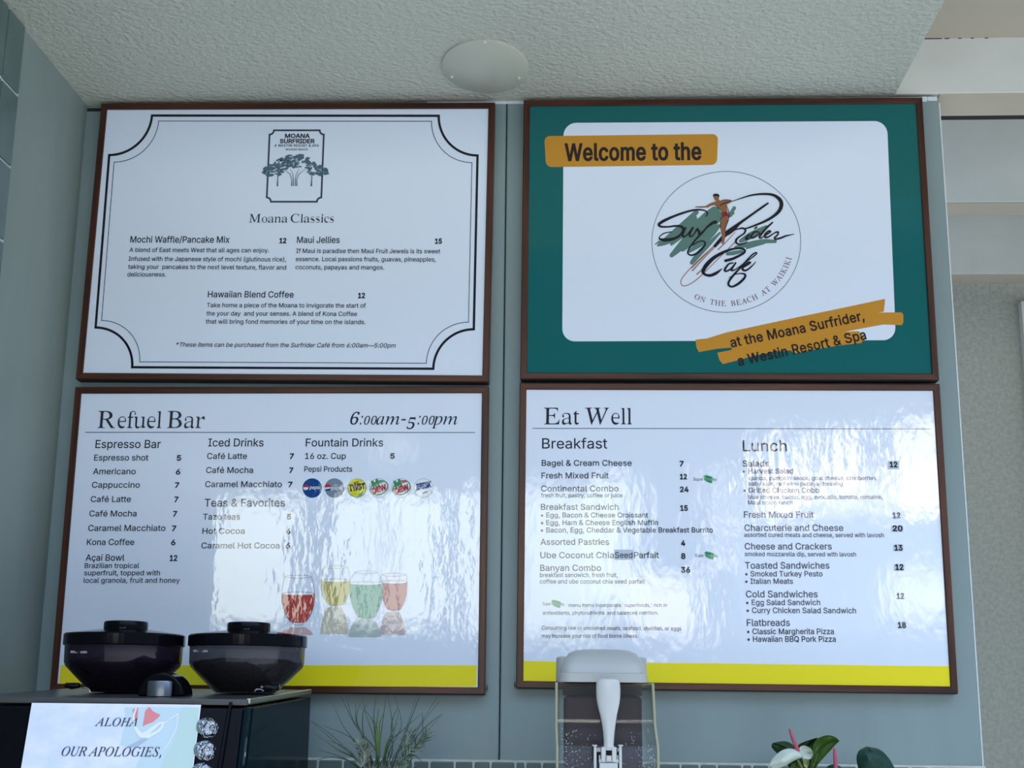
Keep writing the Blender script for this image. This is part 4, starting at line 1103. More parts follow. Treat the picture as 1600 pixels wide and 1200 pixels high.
b.build('emblem_tree', [ink((0.085, 0.155, 0.20), 'tree_print_ink'), ink((0.40, 0.50, 0.58), 'tree_light_ink')], p)

lettering(p, 'title_lettering', TXT, [('Moana Classics', 389, 521.8, 347.7, 13.6)], 'T', thin=0.024)
lettering(p, 'section_lettering', TXT, [
    ('Mochi Waffle/Pancake Mix', 203.3, 358, 378.9, 9.8, 379.3), ('Maui Jellies', 463.8, 530.3, 379.6, 9.8),
    ('Hawaiian Blend Coffee', 324.5, 458.3, 464.4, 9.6, 465.0)], bold=0.009)
lettering(p, 'price_lettering', BLK, [('12', 436.3, 446.3, 379.8, 7.6), ('15', 679.5, 689.5, 380.6, 7.6), ('12', 559.3, 569.3, 465.6, 7.6)], bold=0.032)
lettering(p, 'description_lettering', TXT, [
    ('A blend of East meets West that all ages can enjoy.', 202, 420, 393.6, 6.7, 394.5),
    ('Infused with the Japanese style of mochi (glutinous rice),', 200.8, 446.8, 407.5, 6.7, 408.6),
    ('taking your  pancakes to the next level texture, flavor and', 200, 446.8, 420.0, 6.7, 421.2),
    ('deliciousness.', 198.8, 259, 432.0, 6.7),
    ('If Maui is paradise then Maui Fruit Jewels is its sweet', 462.8, 687.5, 395.2, 6.7, 395.9),
    ('essence. Local passions fruits, guavas, pineapples,', 462, 680.5, 408.0, 6.7, 408.6),
    ('coconuts, papayas and mangos.', 461.5, 600, 420.6, 6.7, 421.2),
    ('Take home a piece of the Moana to invigorate the start of', 323, 571.3, 480.0, 6.7, 480.8),
    ('the your day  and your senses. A blend of Kona Coffee', 322.3, 557.5, 492.9, 6.7, 493.8),
    ('that will bring fond memories of your time on the islands.', 321.3, 570.8, 505.6, 6.7, 506.5),
    ('*These items can be purchased from the Surfrider Café from 6:00am—5:00pm', 275, 618, 541.6, 6.6, 543.2, dict(shear=0.2))], bold=0.009)

# ================================================================== lower left board
t, p = board('white framed board of drinks prices with pictured glasses, behind the coffee grinder', (-0.9685, -0.1640, 0.0041, 0.5791, 0.0012), WHITE)
b = MB()
b.box(-0.1642, -0.1600, WY - 0.020, WY - 0.006, EYE + 0.013, EYE + 0.017)
b.box(-0.1612, -0.1596, WY - 0.020, WY - 0.006, EYE + 0.013, EYE + 0.022)
b.build('hanging_clip', M['hook'], t)
lettering(p, 'title_lettering', TXT, [('Refuel Bar', 152, 319.3, 668.8, 27.2)], 'T', thin=0.026)
lettering(p, 'hours_lettering', TXT, [('6:00am-5:00pm', 547, 714.5, 663.3, 18.8)], 'O', thin=0.012)
b = MB()
SH.line(b, [(133, 675.5), (742.5, 675.9)], 1.0)
b.build('rule_line', TXT, p)
lettering(p, 'section_lettering', TXT, [
    ('Espresso Bar', 148.8, 250.5, 700, 12.4), ('Iced Drinks', 325, 411.3, 697.5, 12.2), ('Teas & Favorites', 319.3, 445, 791.5, 12.0),
    ('Fountain Drinks', 477.5, 598.3, 697.5, 12.2)], bold=0.006)
lettering(p, 'item_lettering', TXT, [
    ('Espresso shot', 146.8, 231.3, 719.5, 9.0), ('Americano', 145, 211.5, 741, 9.0), ('Cappuccino', 143.3, 218, 762, 9.0),
    ('Café Latte', 141.5, 204, 784.3, 9.0), ('Café Mocha', 139.3, 213, 806.8, 9.0), ('Caramel Macchiato', 137.5, 258, 829.6, 9.2),
    ('Kona Coffee', 135.5, 209.3, 851.5, 9.2), ('Açaí Bowl', 133.5, 193.8, 876, 9.6),
    ('Café Latte', 323.3, 385.5, 717, 9.0), ('Café Mocha', 321.8, 395, 739, 9.0), ('Caramel Macchiato', 320.3, 440, 761, 9.0),
    ('Tazo teas', 317, 374.5, 811.8, 9.0), ('Hot Cocoa', 316, 381.8, 834, 9.0), ('Caramel Hot Cocoa', 314.5, 436.3, 856.8, 9.0),
    ('16 oz. Cup', 476.5, 540, 717, 9.0), ('Pepsi Products', 475.3, 550, 737, 8.4)], bold=0.009)
lettering(p, 'price_lettering', BLK, [
    ('5', 275.8, 282, 719.5, 8.0), ('6', 274.5, 280.8, 741.2, 8.0), ('7', 273, 278.8, 762, 8.0), ('7', 272, 277.5, 784.3, 8.0), ('7', 270, 275.5, 806.8, 8.0),
    ('7', 268.3, 274.2, 829.6, 8.0), ('6', 267, 273, 851.5, 8.0), ('12', 265, 275.8, 876.2, 8.4),
    ('7', 452.5, 458, 716.8, 8.0), ('7', 451.8, 457, 738.8, 8.0), ('7', 450, 455.8, 761, 8.0), ('5', 448, 453.8, 811.4, 8.0), ('6', 447, 453, 834, 8.0),
    ('6', 446, 452.5, 856.6, 8.0), ('5', 609.5, 615.5, 716.4, 7.8)], bold=0.030)
lettering(p, 'description_lettering', TXT, [
    ('Brazilian tropical', 132, 217, 887.5, 7.6), ('superfruit, topped with', 131.3, 249.5, 898.8, 7.6), ('local granola, fruit and honey', 130.3, 280.5, 910.5, 7.6)], bold=0.009)
b = MB()
SH.poly(b, [(95, 1039.5), (745, 1039.5), (744, 1073), (92, 1073)], 1)
b.build('yellow_stripe', ink((0.95, 0.80, 0.02), 'yellow_print_ink'), p)

# soft drink badges
BLUE, RED, WHT = ink((0.0, 0.055, 0.25), 'blue_ink'), ink((0.50, 0.02, 0.05), 'red_ink'), ink((0.85, 0.86, 0.88), 'white_ink')
GRY, YEL, GRN = ink((0.22, 0.27, 0.34), 'grey_ink'), ink((0.72, 0.66, 0.02), 'bright_yellow_ink'), ink((0.05, 0.28, 0.12), 'green_ink')
SKYB = ink((0.05, 0.28, 0.62), 'sky_blue_ink')


def globe(b, x, y, r, low):
    b.cur = 1
    SH.disc(b, x, y, r, r, 2, 24)
    n = 10
    up = [(x + r * math.cos(math.pi + math.pi * i / n), y + r * math.sin(math.pi + math.pi * i / n)) for i in range(n + 1)]
    b.cur = 2
    SH.poly(b, [(q[0], min(q[1], y + 0.9 - 0.25 * (q[0] - x))) for q in up], 3)
    if low:
        b.cur = 3
        dn = [(x + r * math.cos(math.pi * i / n), y + r * math.sin(math.pi * i / n)) for i in range(n + 1)]
        SH.poly(b, [(q[0], max(q[1], y + r * 0.38 - 0.15 * (q[0] - x))) for q in dn], 3)


Yb = 762.6
b = MB()
SH.disc(b, 487.8, Yb, 15.2)
globe(b, 477.8, Yb - 1.2, 4.4, False)
b.cur = 1
SH.text(b, 'pepsi', 483.5, 500.5, Yb + 1.8, 5.4, Yb + 1.4, layer=3, shear=0.15, bold=0.012)
b.build('drink_badge', [BLUE, WHT, RED, BLUE], p)
b = MB()
SH.disc(b, 522.5, Yb, 15.2)
globe(b, 512.3, Yb - 0.9, 5.4, True)
b.cur = 1
SH.text(b, 'diet', 521.5, 528, Yb - 2.6, 3.6, layer=3, shear=0.15)
SH.text(b, 'pepsi', 517.5, 535.5, Yb + 2.6, 5.8, layer=3, shear=0.15, bold=0.010)
b.build('drink_badge', [GRY, WHT, RED, BLUE], p)
b = MB()
b.cur = 1
SH.disc(b, 557.9, Yb, 14.8)
b.cur = 0
SH.disc(b, 557.4, Yb - 0.6, 14.0, 14.0, 2)
b.cur = 1
SH.poly(b, [(560, 774), (569, 766), (566, 771), (563, 774.5)], 3)
b.cur = 2
SH.text(b, 'MIST', 553, 560.5, Yb - 6.0, 3.2, Yb - 7.4, layer=3, bold=0.02)
SH.text(b, 'TWST', 545.5, 570, Yb + 4.8, 9.4, Yb + 1.8, layer=3, bold=0.035)
b.build('drink_badge', [YEL, GRN, BLK], p)
for cx, diet in ((592.0, False), (627.0, True)):
    b = MB()
    b.cur = 1
    SH.disc(b, cx, Yb, 15.0)
    b.cur = 0
    SH.disc(b, cx, Yb, 14.5, 14.5, 2)
    b.cur = 2
    SH.ring(b, cx + 0.5, Yb - 0.4, 14.0, 10.2, 1.7, 3, 48, -0.45)
    SH.text(b, 'M', cx - 9.5, cx - 0.5, Yb - 0.6, 10.0, Yb - 3.6, layer=3, bold=0.05)
    b.cur = 3
    SH.text(b, 'DEW', cx - 9, cx + 11.5, Yb + 9.0, 8.0, Yb + 1.8, layer=4, bold=0.045)
    if diet:
        SH.text(b, 'Diet', cx - 0.5, cx + 8, Yb - 6.6, 4.2, Yb - 9.2, layer=4, bold=0.02)
    else:
        b.cur = 2
        SH.text(b, 'Mtn', cx - 0.5, cx + 7, Yb - 6.6, 4.0, Yb - 8.6, layer=4, bold=0.02)
    b.build('drink_badge', [WHT, GRY, GRN, RED], p)
b = MB()
b.cur = 1
SH.disc(b, 661.8, Yb, 15.0)
b.cur = 0
SH.disc(b, 661.8, Yb, 14.5, 14.5, 2)
b.cur = 3
SH.poly(b, [(649, 768), (652, 757), (658, 755.5), (656, 765)], 3)
b.cur = 2
SH.text(b, 'BRISK', 651, 673.5, Yb + 3.0, 9.0, Yb - 1.6, layer=4, bold=0.035, shear=0.1)
b.cur = 1
SH.poly(b, [(660, 770), (669, 766), (668, 769), (661, 772)], 3)
b.build('drink_badge', [WHT, GRY, BLUE, SKYB], p)

# pictured glasses
def glass(liq, edge, cx, wid, ytop, yliq, ybot, w_top, refl, ybase=None, up=0):
    b = MB()

    def half(y):
        u = (y - yliq) / (ybot - yliq)
        if u < 0:
            v = (y - ytop) / max(1e-3, (yliq - ytop))
            return w_top / 2 + (wid / 2 - w_top / 2) * math.sin(v * math.pi / 2)
        return wid / 2 * (1 - 0.52 * max(0.0, u) ** 2.6)
    n = 16
    L = [(cx - half(yliq + (ybot - yliq) * i / n), yliq + (ybot - yliq) * i / n) for i in range(n + 1)]
    Rr = [(cx + half(yliq + (ybot - yliq) * i / n), yliq + (ybot - yliq) * i / n) for i in range(n + 1)]
    bot = [(cx + (-1 + 2 * k / 8) * half(ybot), ybot + 2.0 * (1 - (-1 + 2 * k / 8) ** 2)) for k in range(1, 8)]
    b.cur = 0
    SH.poly(b, L + bot + Rr[::-1], 2 + up)
    b.cur = 1
    SH.ring(b, cx, yliq, wid / 2 - 0.6, 2.6, 0.7, 3 + up, 40)
    b.cur = 2
    SH.disc(b, cx, yliq, wid / 2 - 1.0, 2.3, 3 + up, 30)
    b.cur = 1
    if ytop < yliq - 4:
        SH.ring(b, cx, ytop, w_top / 2, 2.2, 0.5, 2 + up, 40)
        for sg in (-1, 1):
            SH.line(b, [(cx + sg * half(ytop + (yliq - ytop) * i / 8), ytop + (yliq - ytop) * i / 8) for i in range(9)], 0.6, 2 + up)
    for E in (L, Rr):
        SH.line(b, E, 0.8, 3 + up)
    if ybase:
        b.cur = 1
        SH.line(b, [(cx - half(ybot) * 0.8, ybot + 1), (cx - half(ybot) * 0.62, ybase - 1.5), (cx - 6, ybase), (cx + 6, ybase), (cx + half(ybot) * 0.62, ybase - 1.5), (cx + half(ybot) * 0.8, ybot + 1)], 0.8, 3 + up)
    # the picture shows each glass mirrored on a shiny table
    b.cur = 3
    y0 = (ybase or ybot) + 3.5
    hh = refl
    L2 = [(cx - half(ybot - (ybot - yliq) * 0.8 * i / 8) * 0.98 - 2, y0 + hh * i / 8) for i in range(9)]
    R2 = [(cx + half(ybot - (ybot - yliq) * 0.8 * i / 8) * 0.98 - 2, y0 + hh * i / 8) for i in range(9)]
    SH.poly(b, L2 + R2[::-1], 2 + up)
    return b.build('pictured_glass', [liq, edge, WHT, ink(tuple(c * 0.35 + 0.42 for c in liq.node_tree.nodes['Principled BSDF'].inputs[0].default_value[:3]))], p)


def I3(r, g, bb, n):
    return ink((r, g, bb), n)


glass(I3(0.50, 0.055, 0.045, 'red_drink_print'), I3(0.16, 0.17, 0.24, 'glass_line_print'), 466.0, 51.0, 901, 927.5, 971.5, 41, 12, 976.5)
glass(I3(0.55, 0.47, 0.16, 'yellow_drink_print'), I3(0.55, 0.55, 0.30, 'glass_line_print'), 524.5, 45.0, 886, 907, 945, 38, 42)
glass(I3(0.48, 0.16, 0.18, 'pink_drink_print'), I3(0.5, 0.3, 0.34, 'glass_line_print'), 615.5, 41.0, 898, 909.5, 952.5, 38, 36)
glass(I3(0.10, 0.38, 0.28, 'green_drink_print'), I3(0.35, 0.5, 0.48, 'glass_line_print'), 572.0, 52.0, 894, 911.5, 964, 34, 27, None, 3)

# ================================================================== upper right board
t, p = board('teal framed board welcoming guests, with a surfer logo in a circle and orange banners', (-0.1032, 0.6880, 0.5926, 1.1691, -0.0031), ink((0.0, 0.125, 0.120), 'teal_print_ink'))


def rrect(c, r, n=8):
    pts = []
    cs = [Vector(q) for q in c]
    for i in range(4):
        q, nx, pv = cs[i], cs[(i + 1) % 4], cs[i - 1]
        e2, e1 = (nx - q).normalized(), (pv - q).normalized()
        o = q + (e1 + e2) * r
        for k in range(n + 1):
            a = math.pi / 2 * k / n
            v = o - e2 * r * math.cos(a) - e1 * r * math.sin(a)
            pts.append((v.x, v.y))
    return pts


b = MB()
SH.poly(b, rrect(((880.5, 192), (1386, 189), (1399.8, 531.5), (878.5, 533.5)), 20), 1)
b.build('white_field', WHITE, p)
ORANGE = ink((0.62, 0.28, 0.025), 'orange_print_ink')
DK = ink((0.022, 0.010, 0.008), 'dark_brown_ink')
b = MB()
SH.poly(b, rrect(((850.3, 212.6), (1122.0, 209.4), (1120.2, 257.6), (853.2, 261.2)), 9), 2)
ban = b.build('banner', ORANGE, p)
b = MB()
SH.text(b, 'Welcome to the', 882, 1091.3, 250.9, 26.0, 249.2, layer=3, bold=0.020, track=0.012)
b.build('banner_lettering', DK, p)
b = MB()


def Q4(pts, ox, oy, sc):
    return [(ox + x / sc, oy + y / sc) for x, y in pts]


SH.poly(b, Q4([(107, 523), (180, 515), (300, 478), (700, 392), (1000, 330), (1292, 268), (1288, 310), (1284, 348), (1248, 354), (1395, 352), (1406, 368), (1406, 410), (1398, 432), (1280, 428), (1130, 456), (900, 500), (720, 545), (480, 590), (330, 588), (335, 572), (240, 580), (128, 601), (112, 570)], 1060, 400, 4), 2)
SH.poly(b, Q4([(243, 604), (330, 588), (480, 560), (720, 520), (900, 490), (1040, 474), (1128, 470), (1150, 500), (1166, 512), (1142, 544), (1000, 560), (860, 584), (722, 610), (700, 590), (600, 600), (480, 622), (360, 655), (278, 676), (256, 650)], 1060, 400, 4), 3)
b.build('banner', ORANGE, p)
lettering(p, 'banner_lettering', DK, [('at the Moana Surfrider,', 1143, 1349, 542.8, 15.0, 500.6), ('a Westin Resort & Spa', 1154.5, 1352.3, 571.5, 15.0, 530.2)], layer=5, bold=0.012, track=0.02)

# round logo
b = MB()
SH.ring(b, 1134.9, 378.0, 116.3, 110.2, 0.8, 2)
b.build('logo_ring', ink((0.06, 0.07, 0.10), 'logo_ring_ink'), p)
b = MB()
txt = 'ON THE BEACH AT WAIKIKI'
pitch = []
x = 0.0
for ch in txt:
    w = 0.30 if ch == ' ' else GLYPH[('I', ch)][0]
    pitch.append(x + w / 2)
    x += w + 0.16
tot = pitch[-1] - pitch[0]
for ch, px in zip(txt, pitch):
    if ch == ' ':
        continue
    a = math.radians(-26.5 + (74.3 + 26.5) * (px - pitch[0]) / tot)
    r1 = 101.5
    cx, cy = 1134.9 + math.sin(a) * r1, 378.0 + math.cos(a) * r1 * 0.947
    cw = layout(ch, 'T')
    hw = (cw[2] - cw[1]) * 8.4 / 0.475 / 2 / 0.86
    ux, uy = math.cos(a), -math.sin(a) * 0.947
    dn = (math.sin(a) * 4.2, math.cos(a) * 4.2)
    SH.text(b, ch, cx - ux * hw * 0.86 + dn[0], cx + ux * hw * 0.86 + dn[0], cy - uy * hw * 0.86 + dn[1], 8.4, cy + uy * hw * 0.86 + dn[1], font='T', layer=2)
b.build('logo_lettering', ink((0.16, 0.035, 0.09), 'plum_ink'), p)
A2 = dict(off=(1010, 300), sc=7.5)
A3 = dict(off=(1100, 290), sc=7.5)
b = MB()
for pts in ([(98, 617, 8), (150, 580, 22)], [(138, 625, 26), (300, 500, 60), (585, 238, 50)], [(165, 622, 26), (300, 540, 70), (560, 300, 60)], [(295, 608, 36), (430, 480, 80), (640, 330, 70)],
            [(296, 742, 46), (400, 640, 80), (560, 470, 110), (690, 330, 130), (800, 230, 110)],
            [(425, 680, 36), (560, 540, 100), (700, 420, 120), (850, 280, 90)], [(505, 700, 26), (640, 590, 80), (760, 480, 80), (845, 400, 40)],
            [(533, 828, 44), (620, 720, 60), (720, 620, 50), (860, 480, 22)], [(965, 285, 34), (1030, 188, 38)], [(985, 282, 26), (1022, 246, 22)]):
    SH.brush(b, pts, 1, 8, 1.12, **A2)
for pts in ([(430, 650, 40), (540, 590, 70), (640, 540, 70), (730, 480, 30)], [(375, 725, 36), (520, 690, 52), (690, 655, 48), (835, 655, 34)], [(500, 735, 20), (600, 700, 30), (700, 672, 30)],
            [(275, 800, 36), (350, 790, 44), (440, 770, 30)]):
    SH.brush(b, pts, 1, 8, 1.12, **A3)
b.build('logo_brushwork', ink((0.115, 0.225, 0.185), 'sea_green_ink'), p)
b = MB()
for pts in ([(800, 622, 5), (670, 742, 6), (540, 870, 7), (440, 980, 7), (404, 1045, 7), (412, 1085, 7), (450, 1100, 7), (520, 1075, 7), (620, 1000, 7), (740, 885, 6), (880, 745, 6), (1040, 590, 4)],
            [(530, 890, 8), (660, 765, 7), (805, 632, 5)], [(540, 922, 10), (680, 770, 8), (792, 662, 5)], [(592, 965, 10), (648, 912, 8)], [(840, 675, 9), (920, 600, 8), (1040, 472, 5)], [(960, 665, 6), (1040, 582, 4)]):
    SH.brush(b, pts, 3, 5, 1.3, **A2)
b.build('logo_surfboard', ink((0.36, 0.13, 0.07), 'rust_ink'), p)
b = MB()
for pts in ([(695, 288, 6), (715, 262, 10), (710, 236, 10), (680, 216, 12), (620, 207, 14), (540, 215, 16), (430, 245, 18), (320, 285, 20), (220, 330, 24), (160, 365, 24), (146, 388, 20), (175, 406, 17), (250, 408, 14), (340, 398, 16), (400, 402, 20), (433, 428, 24), (428, 470, 24), (390, 510, 20), (340, 540, 22), (270, 558, 26), (205, 561, 27), (160, 553, 18), (152, 535, 10), (170, 508, 9), (215, 482, 9), (292, 466, 8)],
            [(462, 418, 12), (438, 470, 15), (424, 512, 15), (440, 524, 14), (482, 496, 11), (545, 418, 15)], [(545, 420, 14), (508, 492, 16), (515, 520, 14), (548, 506, 10), (592, 440, 13), (604, 432, 14), (600, 452, 12), (622, 456, 14), (612, 488, 13), (650, 470, 10), (720, 410, 10), (780, 372, 10), (815, 360, 12), (818, 346, 13), (782, 350, 12), (722, 400, 14), (650, 482, 16), (580, 555, 15), (520, 635, 15), (488, 690, 13), (492, 726, 13), (532, 741, 14), (592, 718, 16), (650, 668, 15), (688, 612, 13), (680, 582, 11), (640, 574, 10), (570, 605, 8), (508, 652, 4)],
            [(672, 905, 34), (664, 940, 26), (690, 968, 20), (750, 978, 24), (820, 950, 24), (885, 900, 6)]):
    SH.brush(b, pts, 4, 6, 1.38, **A2)
for pts in ([(128, 708, 26), (200, 628, 30), (250, 575, 34), (285, 548, 44), (350, 500, 40), (420, 440, 24), (560, 340, 18), (680, 255, 18), (750, 207, 14)],
            [(325, 186, 5), (430, 150, 9), (560, 112, 14), (700, 98, 18), (810, 110, 22), (886, 160, 30), (908, 220, 32), (885, 290, 30), (820, 355, 24), (720, 415, 20), (600, 465, 16), (500, 500, 12), (420, 505, 9), (355, 525, 6)],
            [(380, 512, 6), (450, 498, 14), (486, 520, 17), (468, 562, 14), (410, 602, 14), (376, 640, 18), (382, 674, 16), (420, 688, 14), (470, 675, 10), (507, 657, 6)],
            [(532, 575, 13), (495, 610, 16), (500, 629, 14), (555, 598, 9)], [(594, 502, 12), (618, 487, 14)],
            [(642, 542, 10), (590, 545, 13), (556, 585, 16), (565, 612, 16), (610, 595, 13), (655, 555, 10)], [(804, 432, 12), (740, 490, 16), (672, 570, 16), (650, 604, 17), (668, 615, 12), (705, 590, 8)],
            [(705, 592, 8), (758, 558, 12), (782, 536, 13), (752, 536, 14), (715, 576, 18), (722, 606, 18), (762, 598, 13), (820, 558, 9)],
            [(820, 560, 8), (848, 545, 13), (872, 547, 14), (862, 578, 13), (830, 610, 16), (838, 628, 14), (900, 614, 16), (960, 590, 13), (1058, 569, 4)],
            [(252, 880, 22), (330, 860, 22), (420, 818, 20), (474, 780, 20), (470, 750, 18), (420, 735, 16), (330, 745, 18), (220, 785, 24), (110, 850, 30), (30, 930, 34), (-3, 982, 32)],
            [(342, 905, 10), (290, 920, 14), (246, 980, 18), (256, 1005, 14), (310, 978, 13), (362, 918, 10)], [(372, 905, 14), (330, 970, 16), (326, 995, 14), (365, 985, 9), (440, 932, 8), (540, 862, 9), (613, 802, 11), (607, 786, 12), (560, 815, 12), (490, 890, 14), (400, 990, 16), (330, 1070, 18), (290, 1130, 18), (292, 1168, 18), (330, 1185, 16), (400, 1152, 20), (468, 1090, 20), (484, 1046, 17), (440, 1030, 11), (370, 1040, 7), (290, 1080, 3)],
            [(442, 970, 9), (510, 930, 12), (545, 901, 13), (512, 905, 14), (455, 960, 18), (462, 990, 18), (502, 990, 14), (560, 945, 11), (608, 893, 5)]):
    SH.brush(b, pts, 5, 6, 1.38, **A3)
b.build('logo_script', BLK, p)
b = MB()


def Z2(pts):
    return Q4(pts, 1010, 300, 7.5)


b.cur = 0
SH.poly(b, Z2([(790, 58), (800, 40), (845, 40), (852, 62), (846, 85), (868, 104), (905, 92), (960, 90), (1005, 104), (985, 125), (940, 148), (948, 236), (884, 242), (862, 200), (806, 152), (760, 160), (720, 182), (650, 183), (575, 177), (578, 170), (690, 167), (722, 148), (762, 126), (806, 114), (822, 98), (806, 97), (796, 84)]), 6)
SH.poly(b, Z2([(890, 290), (957, 285), (950, 360), (926, 420), (926, 480), (918, 560), (902, 614), (882, 602), (886, 520), (870, 430), (872, 360)]), 6)
b.cur = 1
SH.poly(b, Z2([(886, 238), (950, 230), (960, 284), (926, 284), (889, 302)]), 7)
b.cur = 2
SH.poly(b, Z2([(783, 52), (782, 30), (800, 21), (840, 21), (857, 40), (849, 64), (842, 62), (838, 46), (800, 46), (790, 56)]), 7)
for pts in ([(940, 155, 5), (966, 240, 9), (962, 320, 9), (926, 425, 8), (926, 480, 4)], [(876, 300, 5), (867, 370, 8), (870, 425, 5)], [(862, 158, 8), (910, 135, 10), (990, 108, 8)], [(868, 106, 5), (905, 92, 4), (960, 90, 4), (1005, 103, 4)],
            [(575, 176, 7), (660, 174, 3)], [(806, 152, 3), (862, 205, 4), (886, 242, 3)]):
    SH.brush(b, pts, 8, 4, **A2)
b.build('logo_surfer', [ink((0.30, 0.125, 0.045), 'tan_ink'), ink((0.32, 0.008, 0.025), 'trunk_red_ink'), BLK], p)

# ================================================================== lower right board
t, p = board('white framed board listing breakfast and lunch prices, behind the drink dispenser', (-0.1058, 0.6867, 0.0156, 0.5853, -0.0030), WHITE)
b = MB()
b.box(-0.1100, -0.1056, WY - 0.020, WY - 0.006, EYE + 0.019, EYE + 0.023)
b.box(-0.1106, -0.1090, WY - 0.020, WY - 0.006, EYE + 0.019, EYE + 0.028)
b.build('hanging_clip', M['hook'], t)
lettering(p, 'title_lettering', TXT, [('Eat Well', 850, 987.5, 663, 26.5)], 'T', thin=0.026)
b = MB()
SH.line(b, [(832, 669.3), (1453.8, 670.2)], 0.9)
b.build('rule_line', TXT, p)
lettering(p, 'section_lettering', TXT, [('Breakfast', 847, 948.8, 700.8, 16.0), ('Lunch', 1160.8, 1229.3, 705, 17.0)], bold=0.003)
lettering(p, 'item_lettering', TXT, [
    ('Bagel & Cream Cheese', 846.5, 986.8, 727.8, 8.9), ('Fresh Mixed Fruit', 846, 950.8, 747.4, 8.9), ('Continental Combo', 845.5, 966.3, 767.8, 9.0),
    ('Breakfast Sandwich', 845.3, 966.3, 796.6, 9.2), ('Assorted Pastries', 844.5, 951.5, 851.3, 9.4), ('Ube Coconut Chia', 844.3, 958.8, 872, 9.4),
    ('Parfait', 990.8, 1029.3, 872, 9.4), ('Banyan Combo', 844, 939, 892, 9.6),
    ('Salads', 1160.5, 1201.5, 728.8, 9.2), ('Fresh Mixed Fruit', 1162.5, 1271.3, 808.8, 9.6), ('Charcuterie and Cheese', 1163.3, 1317.5, 829.5, 9.8),
    ('Cheese and Crackers', 1163.8, 1299.5, 858.5, 9.9), ('Toasted Sandwiches', 1164.3, 1295.8, 888.5, 10.2), ('Cold Sandwiches', 1165.8, 1277.5, 933.4, 10.4), ('Flatbreads', 1167, 1234, 978, 10.4)], bold=0.008)
lettering(p, 'choice_lettering', TXT, [
    ('• Egg, Bacon & Cheese Croissant', 845, 1012.3, 808.5, 7.6), ('• Egg, Ham & Cheese English Muffin', 845, 1028, 820.3, 7.7), ('• Bacon, Egg, Cheddar & Vegetable Breakfast Burrito', 845, 1113.8, 832, 7.8),
    ('• Harvest Salad', 1160.8, 1239.3, 739.9, 7.8), ('• Grilled Chicken Cobb', 1161.5, 1280, 770, 8.0), ('• Smoked Turkey Pesto', 1164.5, 1285, 900.6, 8.3), ('• Italian Meats', 1164.5, 1239, 912.2, 8.3),
    ('• Egg Salad Sandwich', 1165.8, 1281.5, 945.4, 8.4), ('• Curry Chicken Salad Sandwich', 1166.5, 1337.5, 957.7, 8.5, 958.2), ('• Classic Margherita Pizza', 1167.5, 1302.8, 990.8, 8.6), ('• Hawaiian BBQ Pork Pizza', 1168, 1305.8, 1002.8, 8.7)], bold=0.010)
lettering(p, 'description_lettering', TX2, [
    ('fresh fruit, pastry, coffee or juice', 845.5, 972.5, 777, 6.2), ('breakfast sandwich, fresh fruit,', 843.6, 965, 901.6, 6.6), ('coffee and ube coconut chia seed parfait', 843.6, 1007.7, 911.8, 6.7),
    ("menu items incorporate 'superfoods,' rich in", 888.4, 1042, 948.2, 5.4), ('antioxidants, phytonutrients  and balanced nutrition.', 848, 1028.5, 960.3, 5.6),
    ('Consuming raw or uncooked meats, seafood, shellfish, or eggs', 846.5, 1064.7, 983.6, 5.9, 985), ('may increase your risk of food borne illness.', 846.5, 997, 996.4, 5.9),
    ('quinoa, pumpkin seeds, goat cheese, cranberries,', 1170, 1370.8, 750, 6.2), ('baby kale, red wine papaya dressing', 1170, 1317, 758.8, 6.2),
    ('blue cheese, bacon, egg, avocado, tomato, romaine,', 1168.8, 1378.8, 779.6, 6.4), ('Maui onion ranch', 1168.8, 1239.3, 788.3, 6.4),
    ('assorted cured meats and cheese, served with lavosh', 1163, 1381, 838.8, 6.7, 839.5), ('smoked mozzarella dip, served with lavosh', 1163.8, 1337.5, 868.9, 6.8, 869.5)], bold=0.008)
for x0, x1, y0, y1 in ((960, 989.6, 858.8, 874.4), (1387.5, 1405, 720, 733.2), (1393, 1411.3, 821.3, 831.3), (1395.8, 1411.3, 851.3, 861.3), (1397, 1413, 881.3, 891.8)):
    b = MB()
    SH.poly(b, [(x0, y0), (x1, y0), (x1, y1), (x0, y1)], 2)
    b.build('price_sticker', M['sticker'], p)
lettering(p, 'price_lettering', BLK, [
    ('7', 1062, 1067.5, 728.3, 7.8), ('12', 1062.5, 1072.8, 748.6, 7.8), ('24', 1062.5, 1075.3, 768.5, 7.8), ('15', 1063, 1074, 797.8, 8.0), ('4', 1064.3, 1070, 852.5, 8.0), ('8', 1064.3, 1070.3, 873, 8.2), ('36', 1064.3, 1077.5, 894.5, 8.2),
    ('12', 1395, 1406.3, 809.3, 8.2), ('12', 1401.5, 1412, 935.5, 8.4), ('18', 1403.3, 1415, 981, 8.6)], bold=0.028, layer=4)
lettering(p, 'sticker_lettering', M['sticker_text'], [('Seed', 961, 988.3, 871.8, 9.2), ('12', 1390.5, 1401.5, 729.8, 8.0, None, dict(bold=0.028)), ('20', 1395, 1409.5, 829.6, 8.2, None, dict(bold=0.028)), ('13', 1397.8, 1409.5, 860, 8.4, None, dict(bold=0.028)), ('12', 1399.3, 1410.8, 890.3, 8.4, None, dict(bold=0.028))], layer=4)
